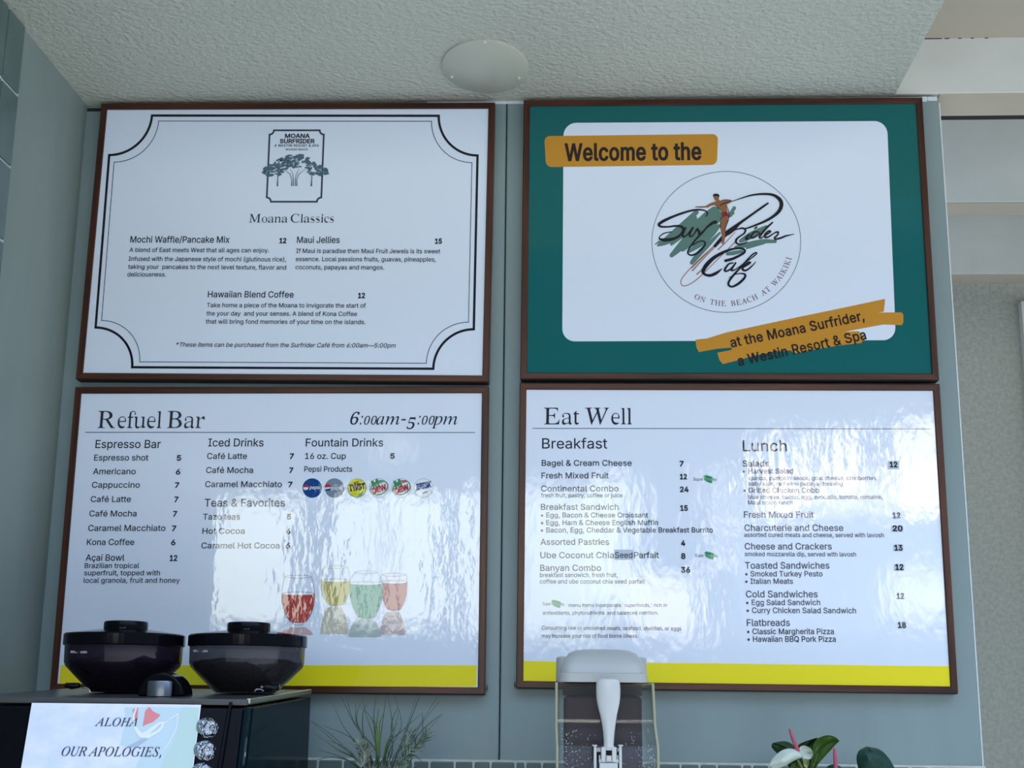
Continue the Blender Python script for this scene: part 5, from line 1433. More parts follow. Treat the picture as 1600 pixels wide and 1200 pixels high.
for (lx, ly, k, tx) in ((1106.3, 748.8, 1.0, 1083.3), (1108.0, 868.0, 1.0, 1086.0), (868.8, 943.6, 1.0, 848.0)):
    b = MB()
    SH.poly(b, [(lx - 7, ly - 5), (lx - 4, ly - 6.6), (lx + 2, ly - 5), (lx + 7, ly - 3.5), (lx + 7.6, ly + 1), (lx + 6, ly + 6.4), (lx, ly + 4.6), (lx - 6, ly + 1)], 2)
    b.cur = 1
    SH.text(b, 'Super', tx, lx - 7.6, ly + 2.0, 4.8, ly + 2.4, layer=2)
    SH.text(b, 'Rx', lx + 8.2, lx + 13.5, ly + 2.8, 4.2, layer=2)
    b.cur = 2
    SH.text(b, 'Foods', lx - 6, lx + 6.5, ly + 1.0, 4.0, ly + 2.4, layer=3)
    b.build('leaf_badge', [ink((0.015, 0.30, 0.12), 'leaf_green_ink'), TX2, ink((0.35, 0.6, 0.42), 'pale_green_ink')], p)
b = MB()
SH.poly(b, [(812, 1033.0), (1483, 1041.2), (1486, 1076), (808, 1066)], 1)
b.build('yellow_stripe', ink((0.95, 0.80, 0.02), 'yellow_print_ink'), p)

# ================================================================== coffee grinder
GX1 = -0.4660
GX0 = -0.8800
GYF, GYB = 1.96, 2.42
ZF, ZR = EYE - 0.0065, EYE + 0.0095
SL = 0.265                     # how far the front leans out per metre going down


def gz(y):
    return ZF + (ZR - ZF) * (y - GYF) / (GYB - GYF)


t = thing('coffee_grinder', 'black two-hopper coffee grinder on the counter in front of the drinks price board', 'coffee grinder', (GX0 / 2 + GX1 / 2, 2.2, 1.0))


def gy(z):
    return GYF - min(ZF - z, 0.26) * SL


b = MB()
zt, zm, zb = ZF - 0.012, ZF - 0.26, 1.0
for (za, zc) in ((zm, zt), (zb, zm)):
    b.hexa([(GX0, gy(za) + 0.004, za), (GX1 - 0.004, gy(za) + 0.004, za), (GX1 - 0.004, GYB, za), (GX0, GYB, za),
            (GX0, gy(zc) + 0.004, zc), (GX1 - 0.004, gy(zc) + 0.004, zc), (GX1 - 0.004, GYB, gz(GYB) - 0.012 if zc == zt else zc), (GX0, GYB, gz(GYB) - 0.012 if zc == zt else zc)])
b.build('housing', M['black'], t)
b = MB()
b.hexa([(GX0, GYF, ZF - 0.0085), (GX1, GYF, ZF - 0.0085), (GX1, GYB, ZR - 0.0085), (GX0, GYB, ZR - 0.0085), (GX0, GYF, ZF), (GX1, GYF, ZF), (GX1, GYB, ZR), (GX0, GYB, ZR)])
b.build('top_plate', M['grey_top'], t, bevel=0.0015)
b = MB()
ya = GYF + 0.055
b.hexa([(GX1 - 0.003, GYF + 0.004, gz(GYF) - 0.006), (GX1 + 0.0030, GYF + 0.004, gz(GYF) - 0.006), (GX1 + 0.0030, GYB + 0.002, ZR - 0.006), (GX1 - 0.003, GYB + 0.002, ZR - 0.006),
        (GX1 - 0.003, GYF + 0.004, gz(GYF) + 0.0012), (GX1 + 0.0030, GYF + 0.004, gz(GYF) + 0.0012), (GX1 + 0.0030, GYB + 0.002, ZR + 0.0012), (GX1 - 0.003, GYB + 0.002, ZR + 0.0012)])
b.build('top_rail', M['steel'], t, bevel=0.001)
# side panel: front strip and main sheet
b = MB()
for (za, zc) in ((zm, ZF - 0.0105), (zb, zm)):
    b.hexa([(GX1 - 0.004, gy(za), za), (GX1 + 0.0005, gy(za), za), (GX1 + 0.0005, gy(za) + 0.030, za), (GX1 - 0.004, gy(za) + 0.030, za),
            (GX1 - 0.004, gy(zc), zc), (GX1 + 0.0005, gy(zc), zc), (GX1 + 0.0005, gy(zc) + 0.030, zc), (GX1 - 0.004, gy(zc) + 0.030, zc)])
strip = b.build('front_corner_strip', M['teal_side'], t, bevel=0.001)
b = MB()
for (za, zc) in ((zm, ZF - 0.0120), (zb, zm)):
    z2 = zc if zc == zm else ZR - 0.0120
    b.hexa([(GX1 - 0.004, gy(za) + 0.0315, za), (GX1 + 0.0022, gy(za) + 0.0315, za), (GX1 + 0.0022, GYB - 0.001, za), (GX1 - 0.004, GYB - 0.001, za),
            (GX1 - 0.004, gy(zc) + 0.0315, zc), (GX1 + 0.0022, gy(zc) + 0.0315, zc), (GX1 + 0.0022, GYB - 0.001, z2), (GX1 - 0.004, GYB - 0.001, z2)])
b.build('side_panel', M['teal_side'], t, bevel=0.0008)
b = MB()
zc = ZF - 0.071
pr = []
for k in range(24):
    a = 2 * math.pi * k / 24
    dz = math.sin(a) * 0.0055 + (0.014 if math.sin(a) > 0 else -0.014)
    pr.append((math.cos(a) * 0.0055, dz))
b.rings([[(GX1 + xx, gy(zc + dz) + 0.0150 + dy, zc + dz) for dy, dz in pr] for xx in (0.0004, 0.0012)])
sl = b.build('latch_slot', M['slot'], t)
b = MB()
b.box(GX1 + 0.0010, GX1 + 0.0016, gy(zc) + 0.0142, gy(zc) + 0.0158, zc - 0.0075, zc - 0.001)
b.build('slot_mark', M['white_mark'], sl)
b = MB()
zc = ZF - 0.026
b.rings([[(GX1 + xx, gy(zc) + 0.0165 + math.cos(a) * 0.0030, zc + math.sin(a) * 0.0062) for a in [2 * math.pi * k / 16 for k in range(16)]] for xx in (0.0004, 0.0010)])
b.build('finger_recess', M['black'], t)


def front(x, y, off=0.0):
    """point on the leaning front face under image point x, y, lifted off it by off metres"""
    d = ray(x, y)
    # plane: Y = GYF - (ZF - Z) * SL
    tt = (GYF - (ZF - EYE) * SL) / (d.y - d.z * SL)
    q = d * tt + Vector((0, 0, EYE))
    n = Vector((0, -1, SL)).normalized()
    return q + n * off


b = MB()
c0 = [(GX0 + 0.004, ZF - 0.012), (GX1 - 0.0050, ZF - 0.012), (GX1 - 0.0050, ZF - 0.25), (GX0 + 0.004, ZF - 0.25)]
b.hexa([(c0[3][0], gy(c0[3][1]) + 0.006, c0[3][1]), (c0[2][0], gy(c0[2][1]) + 0.006, c0[2][1]), (c0[1][0], gy(c0[1][1]) + 0.006, c0[1][1]), (c0[0][0], gy(c0[0][1]) + 0.006, c0[0][1]),
        (c0[3][0], gy(c0[3][1]), c0[3][1]), (c0[2][0], gy(c0[2][1]), c0[2][1]), (c0[1][0], gy(c0[1][1]), c0[1][1]), (c0[0][0], gy(c0[0][1]), c0[0][1])])
fp = b.build('front_panel', M['black_gloss'], t, bevel=0.003, seg=3)
b = MB()
pts = [front(x, y, 0.0022) for x, y in ((361, 1098), (357, 1120), (352, 1150), (347, 1180), (341, 1215))]
b.tube(pts, [0.0022, 0.0026, 0.0030, 0.0032, 0.0034], 12)
b.build('panel_rim', M['black_gloss'], t, smooth=True)
WRAP, nt_, p_ = base_mat('crinkled_glossy_cover', (0.42, 0.43, 0.47), 0.10, 0.5, metal=1.0)
add_bump(nt_, p_, 170.0, 0.007, 2.0)
for (bx, by) in ((324, 1137), (320, 1173), (316, 1208)):
    b = MB()
    rs = []
    for (r, h) in ((0.0165, 0.0), (0.0160, 0.0030), (0.0135, 0.0062), (0.0085, 0.0085), (0.003, 0.0093)):
        rs.append([front(bx + math.cos(2 * math.pi * j / 28) * r * 1060, by - math.sin(2 * math.pi * j / 28) * r * 1000, h) for j in range(28)])
    b.rings(rs)
    b.build('dispense_button', WRAP, t, smooth=True, angle=60)

# hoppers
def hopper(xc, yc, clear, txt, xa, xb, ya, lab):
    z0 = gz(yc) + 0.001
    R0 = 0.0935
    b = MB()
    b.lathe((xc, yc, z0), [(0.046, 0.0), (0.050, 0.003), (0.072, 0.024), (0.088, 0.040), (0.0905, 0.046), (0.0915, 0.078)], 64, cap0=True, cap1=False)
    h = b.build('hopper', M['hopper_clear'] if clear else M['hopper'], t, smooth=True, angle=50)
    if lab:
        h['label'] = lab
    b = MB()
    b.lathe((xc, yc, z0), [(R0 - 0.001, 0.0715), (R0 + 0.0008, 0.073), (R0 + 0.0008, 0.0885), (R0 - 0.001, 0.0905), (0.060, 0.0955), (0.036, 0.0985)], 64)
    b.build('lid', M['black_gloss'], h, smooth=True, angle=35)
    b = MB()
    b.lathe((xc, yc, z0), [(0.0345, 0.0975), (0.0345, 0.1080), (0.0330, 0.1105), (0.028, 0.1115)], 48)
    b.build('lid_knob', M['black_gloss'], h, smooth=True, angle=35)
    # beans: heaped, uneven top
    random.seed(int(xc * -1000))
    b = MB()
    n = 40
    rs = [[(xc + math.cos(2 * math.pi * j / n) * r, yc + math.sin(2 * math.pi * j / n) * r, z0 + z + random.uniform(-k, k)) for j in range(n)]
          for r, z, k in ((0.040, 0.002, 0), (0.067, 0.024, 0), (0.082, 0.038, 0), (0.0855, 0.047, 0.002), (0.070, 0.050, 0.003), (0.045, 0.052, 0.003), (0.015, 0.053, 0.002))]
    b.rings(rs)
    o = b.build('coffee_beans', M['beans'], h)
    # printed name on the bowl
    b = MB()
    P = lambda x, y, layer: (lambda d, A, B, C: d * ((-B - math.sqrt(max(0.0, B * B - A * C))) / A) + Vector((0, 0, EYE)))(
        ray(x, y), ray(x, y).x ** 2 + ray(x, y).y ** 2, -(ray(x, y).x * xc + ray(x, y).y * yc), xc * xc + yc * yc - (0.0926) ** 2)
    Sheet(P).text(b, txt, xa, xb, ya, 3.1, ya + 0.6, bold=0.02)
    b.build('bowl_lettering', M['white_mark'], h)
    # spring clip and gate lever at the foot
    b = MB()
    return h


hopper(-0.7180, 2.165, False, 'REGULAR BLEND', 110, 135.5, 1020, 'dark smoky plastic hopper at the left')
hopper(-0.5240, 2.185, True, 'DECAF BLEND', 302, 324, 1018.5, 'clearer smoky plastic hopper showing the beans')
b = MB()
pts = [on_y(x, y, 2.10) for x, y in ((102, 1070.5), (112, 1072), (124, 1071))]
b.tube(pts, [0.0035, 0.0052, 0.0040], 10)
b.build('gate_lever', M['black'], t, smooth=True)
b = MB()
b.tube([on_y(x, y, 2.09) for x, y in ((128, 1075), (134, 1074), (139, 1076.5), (141, 1081))], 0.0013, 8)
b.build('wire_clip', M['chrome'], t, smooth=True)
b = MB()
b.tube([on_y(x, y, 2.12) for x, y in ((408, 1075), (418, 1073.5), (428, 1075), (437, 1073.5))], [0.0035, 0.0050, 0.0040, 0.0048], 10)
b.build('gate_lever', M['black'], t, smooth=True)
b = MB()
b.tube([on_y(x, y, 2.11) for x, y in ((398, 1080), (401, 1077), (408, 1077), (412, 1080))], 0.0014, 8)
b.tube([on_y(x, y, 2.108) for x, y in ((408, 1073), (411, 1074.5))], 0.0024, 8)
b.build('wire_clip', M['chrome'], t, smooth=True)
# arched lock cover between the hoppers, with a bright barrel in front
b = MB()
xc, yc = -0.6160, 2.035
z0 = gz(yc) + 0.0005
prof = []
for k in range(25):
    a = math.pi * k / 24
    prof.append((math.cos(a) * 0.0345, math.sin(a) * 0.0345))
b.rings([[(xc + px, yc + yy, z0 + max(pz, 0.0)) for px, pz in prof] for yy in (0.0, 0.055)])
b.build('lock_cover', M['black_gloss'], t, bevel=0.003, seg=3, smooth=True)
b = MB()
b.lathe((xc + 0.002, yc - 0.0105, z0), [(0.0185, 0.0), (0.0185, 0.0205), (0.0172, 0.0222)], 40, 1.0, 0.55)
b.build('lock_barrel', base_mat('dull_grey_metal', (0.17, 0.19, 0.22), 0.3, 0.5, metal=0.8)[0], t, smooth=True)

# paper notice taped to the front
t = thing('paper_notice', 'printed paper notice reading ALOHA taped to the front of the black coffee grinder', 'notice', tuple(front(183, 1150, 0.003)))
PN = Sheet(lambda x, y, layer: front(x, y, 0.0030 + layer * 0.0002))
PAPER, nt_, p_ = base_mat('pale_blue_printed_paper', (0.74, 0.78, 0.84), 0.45, 0.3)
vary(nt_, p_, lin((222, 228, 244)), lin((240, 239, 243)), 28.0, (1, 1, 1.4), 3.0, 0.35, 0.65)
b = MB()
cn = [(51, 1099.0), (315, 1102.0), (301, 1216), (31.5, 1216)]
fr = [PN.place(x, y, 0) for x, y in cn]
bk = [front(x, y, 0.0027) for x, y in cn]
b.hexa(bk + fr)
sheet = b.build('sheet', PAPER, t)


def soft(col, n):
    return matte(n, col, 0.5, 0.3)


b = MB()
PN.poly(b, [(196, 1106), (312, 1106.5), (300, 1214), (205, 1214), (228, 1170), (205, 1168), (188, 1165), (196, 1135)], 1)
b.cur = 1
PN.poly(b, [(285, 1106), (312, 1107), (300, 1214), (246, 1214), (262, 1180), (276, 1150)], 2)
b.cur = 2
PN.poly(b, [(228, 1112), (234, 1105.5), (241, 1113), (252, 1118), (246, 1124), (240, 1129), (229, 1133), (224, 1136)], 3)
PN.poly(b, [(208, 1110), (217, 1106), (216, 1124), (212, 1129)], 3)
b.cur = 3
for pts in ([(214, 1108, 2.5), (210, 1122, 3), (214, 1140, 5), (224, 1150, 9), (236, 1142, 7), (250, 1131, 4)], [(232, 1152, 6), (250, 1142, 4), (256, 1131, 4), (252, 1131, 3)], [(256, 1133, 2), (279, 1116, 2)], [(279, 1118, 1.5), (276, 1140, 1.5), (258, 1172, 1.5)]):
    PN.brush(b, pts, 4, 6)
b.cur = 4
PN.poly(b, [(200, 1168), (222, 1156), (232, 1156), (214, 1168)], 4)
b.build('flower_print', [soft(lin((206, 222, 228)), 'pale_aqua_print'), soft(lin((198, 220, 212)), 'pale_green_print'), soft(lin((234, 140, 142)), 'coral_print'), soft(lin((240, 241, 243)), 'misty_white_print'), soft(lin((178, 196, 210)), 'grey_blue_print')], sheet)
b = MB()
PN.text(b, 'ALOHA', 149, 215, 1135.3, 13.0, 1135.6, font='I', layer=5)
PN.text(b, 'OUR APOLOGIES,', 97, 253, 1182.0, 14.6, 1183.0, font='I', layer=5)
b.build('lettering', matte('slate_print', (0.030, 0.038, 0.085), 0.5, 0.3), sheet)

# ================================================================== drink dispenser
YF = 2.05                       # front face of the bowl
MP = YF / FPX / 0.975


def dp(x, y, Y=YF):
    return on_y(x, y, Y)


zl = dp(940, 1066).z
xl0, xl1 = dp(871.5, 1066).x, dp(1012.5, 1066).x
xc = (xl0 + xl1) / 2
t = thing('drink_dispenser', 'clear-bowled cold drink dispenser with dark purple drink, grey lid and white tap lever', 'drink dispenser', (xc, 2.2, 1.0))
b = MB()


def ring(hw, y0, y1, z, n=6, r=0.02):
    pts = []
    for cx, cy, a0 in ((xc + hw - r, y1 - r, 0), (xc - hw + r, y1 - r, 90), (xc - hw + r, y0 + r, 180), (xc + hw - r, y0 + r, 270)):
        for k in range(n + 1):
            a = math.radians(a0 + 90 * k / n)
            pts.append((cx + math.cos(a) * r, cy + math.sin(a) * r, z))
    return pts


hw = (xl1 - xl0) / 2
Y0, Y1 = YF - 0.012, YF + 0.30
rs = [ring(hw, Y0, Y1, zl), ring(hw - 0.0005, Y0, Y1, zl + 0.0125), ring(hw - 0.0035, Y0 + 0.003, Y1 - 0.003, zl + 0.0135),
      ring(hw - 0.0040, Y0 + 0.006, Y1 - 0.006, zl + 0.022), ring(hw - 0.0085, Y0 + 0.013, Y1 - 0.012, zl + 0.033), ring(hw - 0.0160, Y0 + 0.022, Y1 - 0.02, zl + 0.0425),
      ring(hw - 0.0260, Y0 + 0.032, Y1 - 0.03, zl + 0.0475), ring(hw - 0.036, Y0 + 0.045, Y1 - 0.04, zl + 0.0490)]
b.rings(rs)
b.build('lid', M['lid'], t, smooth=True, angle=28)
b = MB()
# raised lip of the bowl behind the lid
b.rings([ring(hw + 0.0045, YF + 0.10, YF + 0.33, zl + 0.002, 6, 0.01), ring(hw + 0.0035, YF + 0.10, YF + 0.33, zl + 0.038, 6, 0.01), ring(hw + 0.001, YF + 0.105, YF + 0.325, zl + 0.040, 6, 0.01)])
b.build('lid_collar', M['lid'], t, bevel=0.002)
# clear bowl: thin shell, widening a little below the bend
zb0 = zl - 0.0015
bend = dp(940, 1156).z
bx0, bx1 = dp(867.0, 1100).x, dp(1024.5, 1100).x
cx0, cx1 = dp(868.5, 1165).x, dp(1029.5, 1165).x
BY1 = YF + 0.34
b = MB()
th = 0.0035
prof = [(bx0 + 0.0005, bx1 - 0.002, YF - 0.0018, zb0), (bx0, bx1, YF - 0.001, bend + 0.030)]
for q in range(1, 10):
    u = q / 10
    s = u * u * (3 - 2 * u)
    prof.append((bx0 + (cx0 - bx0) * s, bx1 + (cx1 - bx1) * s, YF - 0.001 - 0.0065 * s, bend + 0.030 - 0.046 * u))
prof += [(cx0, cx1, YF - 0.0078, bend - 0.012), (cx0, cx1, YF - 0.008, 1.30)]
outer = [[(x0, y0, z), (x1, y0, z), (x1, BY1, z), (x0, BY1, z)] for x0, x1, y0, z in prof]
inner = [[(x0 + th, y0 + th, z), (x1 - th, y0 + th, z), (x1 - th, BY1 - th, z), (x0 + th, BY1 - th, z)] for x0, x1, y0, z in prof]
b.rings(outer + inner[::-1], False, False)
vs = outer[0] + inner[0]
b.add(vs, [(i, (i + 1) % 4, 4 + (i + 1) % 4, 4 + i) for i in range(4)])
bowl = b.build('bowl', M['bowl'], t, smooth=True, angle=50)
b = MB()
for s, i in ((1, 0), (-1, 1)):
    pts = [Vector((q[i] + s * 0.0019, q[2] - 0.0002, q[3])) for q in prof]
    b.tube(pts, 0.0021, 8)
    for q0, q1 in ((prof[0], None),):
        b.tube([Vector((q0[i] + s * 0.0019, q0[2] + 0.0, q0[3] - 0.001)), Vector((q0[i] + s * 0.0019, BY1, q0[3] - 0.001))], 0.0021, 8)
b.build('bowl_edge', M['bowl_edge'], bowl, smooth=True)
b = MB()
zd = dp(940, 1087).z
dx0, dx1 = dp(880.5, 1100).x, dp(1003.5, 1100).x
b.box(dx0, dx1, YF + 0.007, BY1 - 0.008, 1.302, zd)
b.build('drink', M['drink'], bowl, bevel=0.006, seg=3)
b = MB()
b.box(dx0 - 0.002, dx1 + 0.002, YF + 0.040, BY1 - 0.03, zd + 0.0005, zb0 - 0.004)  # added opaque box, the bowl's dim inner haze put into its colour
b.build('bowl_haze', matte('dim_purple_haze', (0.060, 0.048, 0.048), 0.6, 0.3), bowl)
# beads of condensation on the outside
random.seed(5)
b = MB()
for i in range(330):
    u = random.random()
    z = bend + 0.016 - (random.random() ** 0.8) * 0.075
    if u < 0.35:
        x = cx0 + 0.006 + abs(random.gauss(0, 0.02))
    elif u < 0.7:
        x = cx1 - 0.006 - abs(random.gauss(0, 0.02))
    else:
        x = random.uniform(cx0 + 0.006, cx1 - 0.006)
    if not (cx0 + 0.004 < x < cx1 - 0.004):
        continue
    u = min(1.0, max(0.0, (bend + 0.030 - z) / 0.040))
    y = YF - 0.001 - 0.0065 * u * u * (3 - 2 * u)
    r = random.choice([0.0003, 0.0004, 0.0005, 0.0005, 0.0008])
    rs = []
    for rr, h in ((1.0, 0.0), (0.8, 0.5), (0.3, 0.75)):
        rs.append([(x + math.cos(2 * math.pi * j / 8) * r * rr, y - h * r, z + math.sin(2 * math.pi * j / 8) * r * rr) for j in range(8)])
    b.rings(rs)
o = b.build('condensation', M['droplet'], bowl, smooth=True)
o['kind'] = 'stuff'
# tap lever
b = MB()
YH = YF - 0.034
prof = [(360, 610, 718, 0.35), (364, 585, 738, 0.7), (372, 566, 757, 0.95), (385, 555, 767, 1.0), (410, 549, 773, 1.0), (450, 547, 776, 1.0), (500, 548, 776, 1.0), (550, 551, 774, 0.95), (600, 559, 767, 0.9), (650, 571, 756, 0.85), (700, 584, 745, 0.85), (750, 595, 737, 0.85), (800, 604, 730, 0.85), (850, 611, 724, 0.9), (900, 616, 719, 0.9), (950, 619, 716, 0.95), (990, 619, 714, 1.0), (1008, 608, 728, 1.0)]
rs = []
for y, xa, xb, dk in prof:
    pa, pb = dp(840 + xa / 6, 1000 + y / 6, YH), dp(840 + xb / 6, 1000 + y / 6, YH)
    c, r = (pa + pb) / 2, (pb - pa).length / 2
    rs.append([(c.x + math.cos(2 * math.pi * j / 24) * r, YH + 0.012 * dk * math.sin(2 * math.pi * j / 24) * (0.75 if y < 600 else 0.6), c.z) for j in range(24)])
b.rings(rs)
b.build('tap_lever', M['handle'], t, smooth=True, angle=60)


def vb(b, x0, x1, y0, y1, ya, yb):
    p0, p1 = dp(840 + x0 / 6, 1000 + y1 / 6, ya), dp(840 + x1 / 6, 1000 + y0 / 6, ya)
    b.box(p0.x, p1.x, ya, yb, p0.z, p1.z)


b = MB()
vb(b, 597, 640, 1005, 1150, YH - 0.006, YH + 0.010)
vb(b, 640, 698, 1005, 1035, YH - 0.006, YH + 0.010)
vb(b, 698, 740, 1005, 1150, YH - 0.006, YH + 0.010)
vb(b, 645, 692, 1085, 1140, YH - 0.009, YH + 0.010)
vb(b, 618, 645, 1075, 1120, YH - 0.003, YH + 0.006)
vb(b, 692, 720, 1075, 1120, YH - 0.003, YH + 0.006)
vb(b, 574, 760, 1120, 1152, YH - 0.004, YH + 0.010)
b.build('lever_fork', M['handle'], t, bevel=0.001)
b = MB()
vb(b, 527, 552, 990, 1290, YH - 0.004, YF - 0.008)
vb(b, 765, 790, 990, 1290, YH - 0.004, YF - 0.008)
vb(b, 512, 560, 985, 996, YH - 0.006, YF - 0.008)
vb(b, 756, 804, 985, 996, YH - 0.006, YF - 0.008)
vb(b, 540, 592, 1012, 1050, YH + 0.006, YF - 0.008)
vb(b, 745, 770, 1012, 1050, YH + 0.006, YF - 0.008)
b.build('valve_bracket', M['handle'], t, bevel=0.0008)
b = MB()
vb(b, 580, 752, 1156, 1310, YH - 0.010, YF - 0.008)
vb(b, 575, 590, 1080, 1160, YH - 0.002, YF - 0.012)
vb(b, 745, 757, 1080, 1160, YH - 0.002, YF - 0.012)
b.build('valve_body', M['handle'], t, bevel=0.0015)
b = MB()
b.box(cx0 - 0.01, cx1 + 0.01, YF - 0.07, BY1 + 0.01, 1.0, 1.2995)
b.build('cooling_base', M['lid'], t, bevel=0.008)

# ================================================================== grass-like plant in a pot
PBY = 2.30
base = on_y(593, 1236, PBY)
t = thing('potted_grass_plant', 'spiky grass-like potted plant with fine blades between the coffee grinder and drink dispenser', 'plant', (base.x, PBY, 1.0))
b = MB()
b.lathe((base.x, PBY, 1.0), [(0.045, 0.0), (0.055, 0.02), (0.060, 0.20), (0.066, base.z - 1.0 - 0.012), (0.062, base.z - 1.0 - 0.010), (0.056, base.z - 1.0 - 0.02)], 40)
pot = b.build('pot', M['pot'], t, smooth=True)
b = MB()
b.lathe((base.x, PBY, base.z - 0.018), [(0.0555, 0.0), (0.05, 0.004), (0.02, 0.007)], 24)
b.build('soil', M['soil'], pot)
random.seed(21)
OX, OY, SC = 460.0, 1060.0, 6.667
BL = [((640, 830), (430, 670), (140, 415)), ((640, 850), (420, 620), (190, 450)), ((660, 860), (420, 720), (230, 590)), ((720, 740), (540, 590), (290, 490)), ((640, 900), (400, 820), (200, 862)),
      ((600, 880), (420, 795), (240, 745)), ((700, 930), (560, 740), (330, 640)), ((850, 760), (640, 500), (490, 190)), ((730, 660), (600, 400), (545, 210)), ((640, 700), (500, 480), (400, 260)), ((770, 700), (650, 470), (640, 250)),
      ((735, 660), (650, 430), (690, 240)), ((850, 720), (750, 390), (700, 170)), ((735, 640), (712, 390), (760, 250)), ((850, 600), (790, 400), (680, 290)), ((880, 860), (900, 600), (960, 170)),
      ((850, 700), (826, 420), (850, 190)), ((960, 760), (1020, 500), (970, 170)), ((1010, 800), (1010, 480), (1080, 300)), ((1000, 740), (1115, 480), (1040, 180)), ((1050, 860), (1150, 560), (1280, 170)),
      ((1090, 760), (1200, 460), (1310, 170)), ((960, 720), (1130, 540), (1320, 370)), ((1120, 830), (1250, 570), (1500, 180)), ((1150, 780), (1330, 540), (1540, 370)), ((1080, 920), (1330, 610), (1535, 385)),
      ((1180, 720), (1320, 480), (1520, 230)), ((1290, 680), (1335, 500), (1330, 350)), ((1180, 900), (1240, 800), (1340, 880)), ((945, 745), (990, 800), (1060, 880)), ((1000, 900), (1110, 700), (1200, 560)),
      ((900, 900), (1010, 650), (1090, 330)), ((1180, 850), (1260, 745), (1345, 770)), ((760, 900), (560, 800), (420, 740)), ((800, 900), (660, 700), (560, 560)), ((840, 930), (740, 640), (610, 440))]
b = MB()
for (p0, p1, p2) in BL:
    Y = PBY + random.uniform(-0.05, 0.05)
    root = on_y(base.x * 0 + 588 + random.uniform(-10, 14), 1232, PBY + random.uniform(-0.012, 0.012))
    q0, q1, q2 = [on_y(OX + x / SC, OY + y / SC, Y) for x, y in (p0, p1, p2)]
    pts, rad = [], []
    C = [root, q0, q1, q2]
    Q = [C[0]] + C + [C[-1]]
    w = random.uniform(0.0007, 0.0012)
    tot = 3 * 7
    for i in range(1, 4):
        for j in range(7):
            tt = j / 7
            a, p_, d, e = Q[i - 1], Q[i], Q[i + 1], Q[i + 2]
            pts.append(0.5 * (2 * p_ + (d - a) * tt + (2 * a - 5 * p_ + 4 * d - e) * tt * tt + (3 * p_ - a - 3 * d + e) * tt ** 3))
            u = ((i - 1) * 7 + j) / tot
            rad.append(w * (1.5 - u * 1.2))
    pts.append(q2)
    rad.append(w * 0.2)
    b.tube(pts, rad, 5)
b.build('fine_blades', M['grass'], t, smooth=True)
b = MB()
for (p0, p1, p2, w) in (((865, 900), (852, 560), (880, 300), 0.0017), ((875, 880), (858, 560), (830, 430), 0.0016), ((885, 700), (890, 470), (940, 340), 0.0013), ((945, 860), (955, 700), (1080, 440), 0.0016), ((960, 740), (1010, 560), (1015, 400), 0.0015), ((850, 900), (870, 640), (860, 480), 0.0018)):
    Y = PBY - 0.02
    C = [on_y(590, 1232, PBY)] + [on_y(OX + x / SC, OY + y / SC, Y) for x, y in (p0, p1, p2)]
    Q = [C[0]] + C + [C[-1]]
    pts, rad = [], []
    for i in range(1, 4):
        for j in range(7):
            tt = j / 7
            a, p_, d, e = Q[i - 1], Q[i], Q[i + 1], Q[i + 2]
            pts.append(0.5 * (2 * p_ + (d - a) * tt + (2 * a - 5 * p_ + 4 * d - e) * tt * tt + (3 * p_ - a - 3 * d + e) * tt ** 3))
            rad.append(w * (1.4 - 1.1 * ((i - 1) * 7 + j) / 21))
    b.tube(pts, rad, 6)
b.build('broad_blades', M['grass_bright'], t, smooth=True)


def tuft(cx, cy, spread, n, length, stem, mats, lab):
    """soft bottle-brush growth around a short stem"""
    b = MB()
    for i in range(n):
        u = random.random()
        sx, sy = stem[0][0] + (stem[1][0] - stem[0][0]) * u, stem[0][1] + (stem[1][1] - stem[0][1]) * u
        Yc = PBY - 0.025 + random.uniform(-0.015, 0.015)
        p0 = on_y(OX + sx / SC, OY + sy / SC, Yc)
        a = random.uniform(*spread)
        L = length * random.uniform(0.5, 1.0) * mpp(PBY) / SC
        d = Vector((math.cos(a), random.uniform(-0.6, 0.4), math.sin(a))).normalized()
        p1 = p0 + d * L * 0.6
        p2 = p0 + d * L + Vector((0, 0, L * 0.10))
        b.cur = 1 if (len(mats) > 1 and random.random() < 0.16) else 0
        b.tube([p0, p1, p2], [0.0008, 0.0006, 0.0001], 4)
    o = b.build('needle_tuft', [M[m] for m in mats], t, smooth=True)
    o['label'] = lab
    return o


R_ = math.radians
tuft(0, 0, (R_(20), R_(170)), 170, 120, ((740, 800), (680, 690)), ('needle', 'needle_red'), 'silvery tuft with a reddish tip at the left')
tuft(0, 0, (R_(30), R_(150)), 120, 120, ((700, 930), (760, 800)), ('needle', 'needle_red'), 'low silvery and reddish tuft')
tuft(0, 0, (R_(-20), R_(110)), 260, 105, ((1080, 880), (1400, 590)), ('needle', 'grass'), 'long silvery green tuft leaning right')
tuft(0, 0, (R_(20), R_(150)), 110, 100, ((1120, 760), (1230, 570)), ('needle', 'grass'), 'short upright silvery tuft')
tuft(0, 0, (R_(10), R_(170)), 160, 130, ((720, 1000), (1180, 960)), ('needle', 'grass'), 'spreading tuft at the base')

# ================================================================== anthurium
AY = 2.26
OX2, OY2, SC2 = 1190.0, 1120.0, 7.273
base = on_y(1285, 1250, AY)
t = thing('anthurium', 'flowering anthurium with white and pink blooms and green leaves, right of the drink dispenser', 'plant', (base.x, AY, 1.0))
b = MB()
b.lathe((base.x, AY, 1.0), [(0.05, 0.0), (0.06, 0.02), (0.066, 0.2), (0.072, base.z - 1.0 - 0.012), (0.068, base.z - 1.0 - 0.010), (0.060, base.z - 1.0 - 0.02)], 40)
pot = b.build('pot', M['pot'], t, smooth=True)
b = MB()
b.lathe((base.x, AY, base.z - 0.018), [(0.0595, 0.0), (0.05, 0.004), (0.02, 0.007)], 24)
b.build('soil', M['soil'], pot)


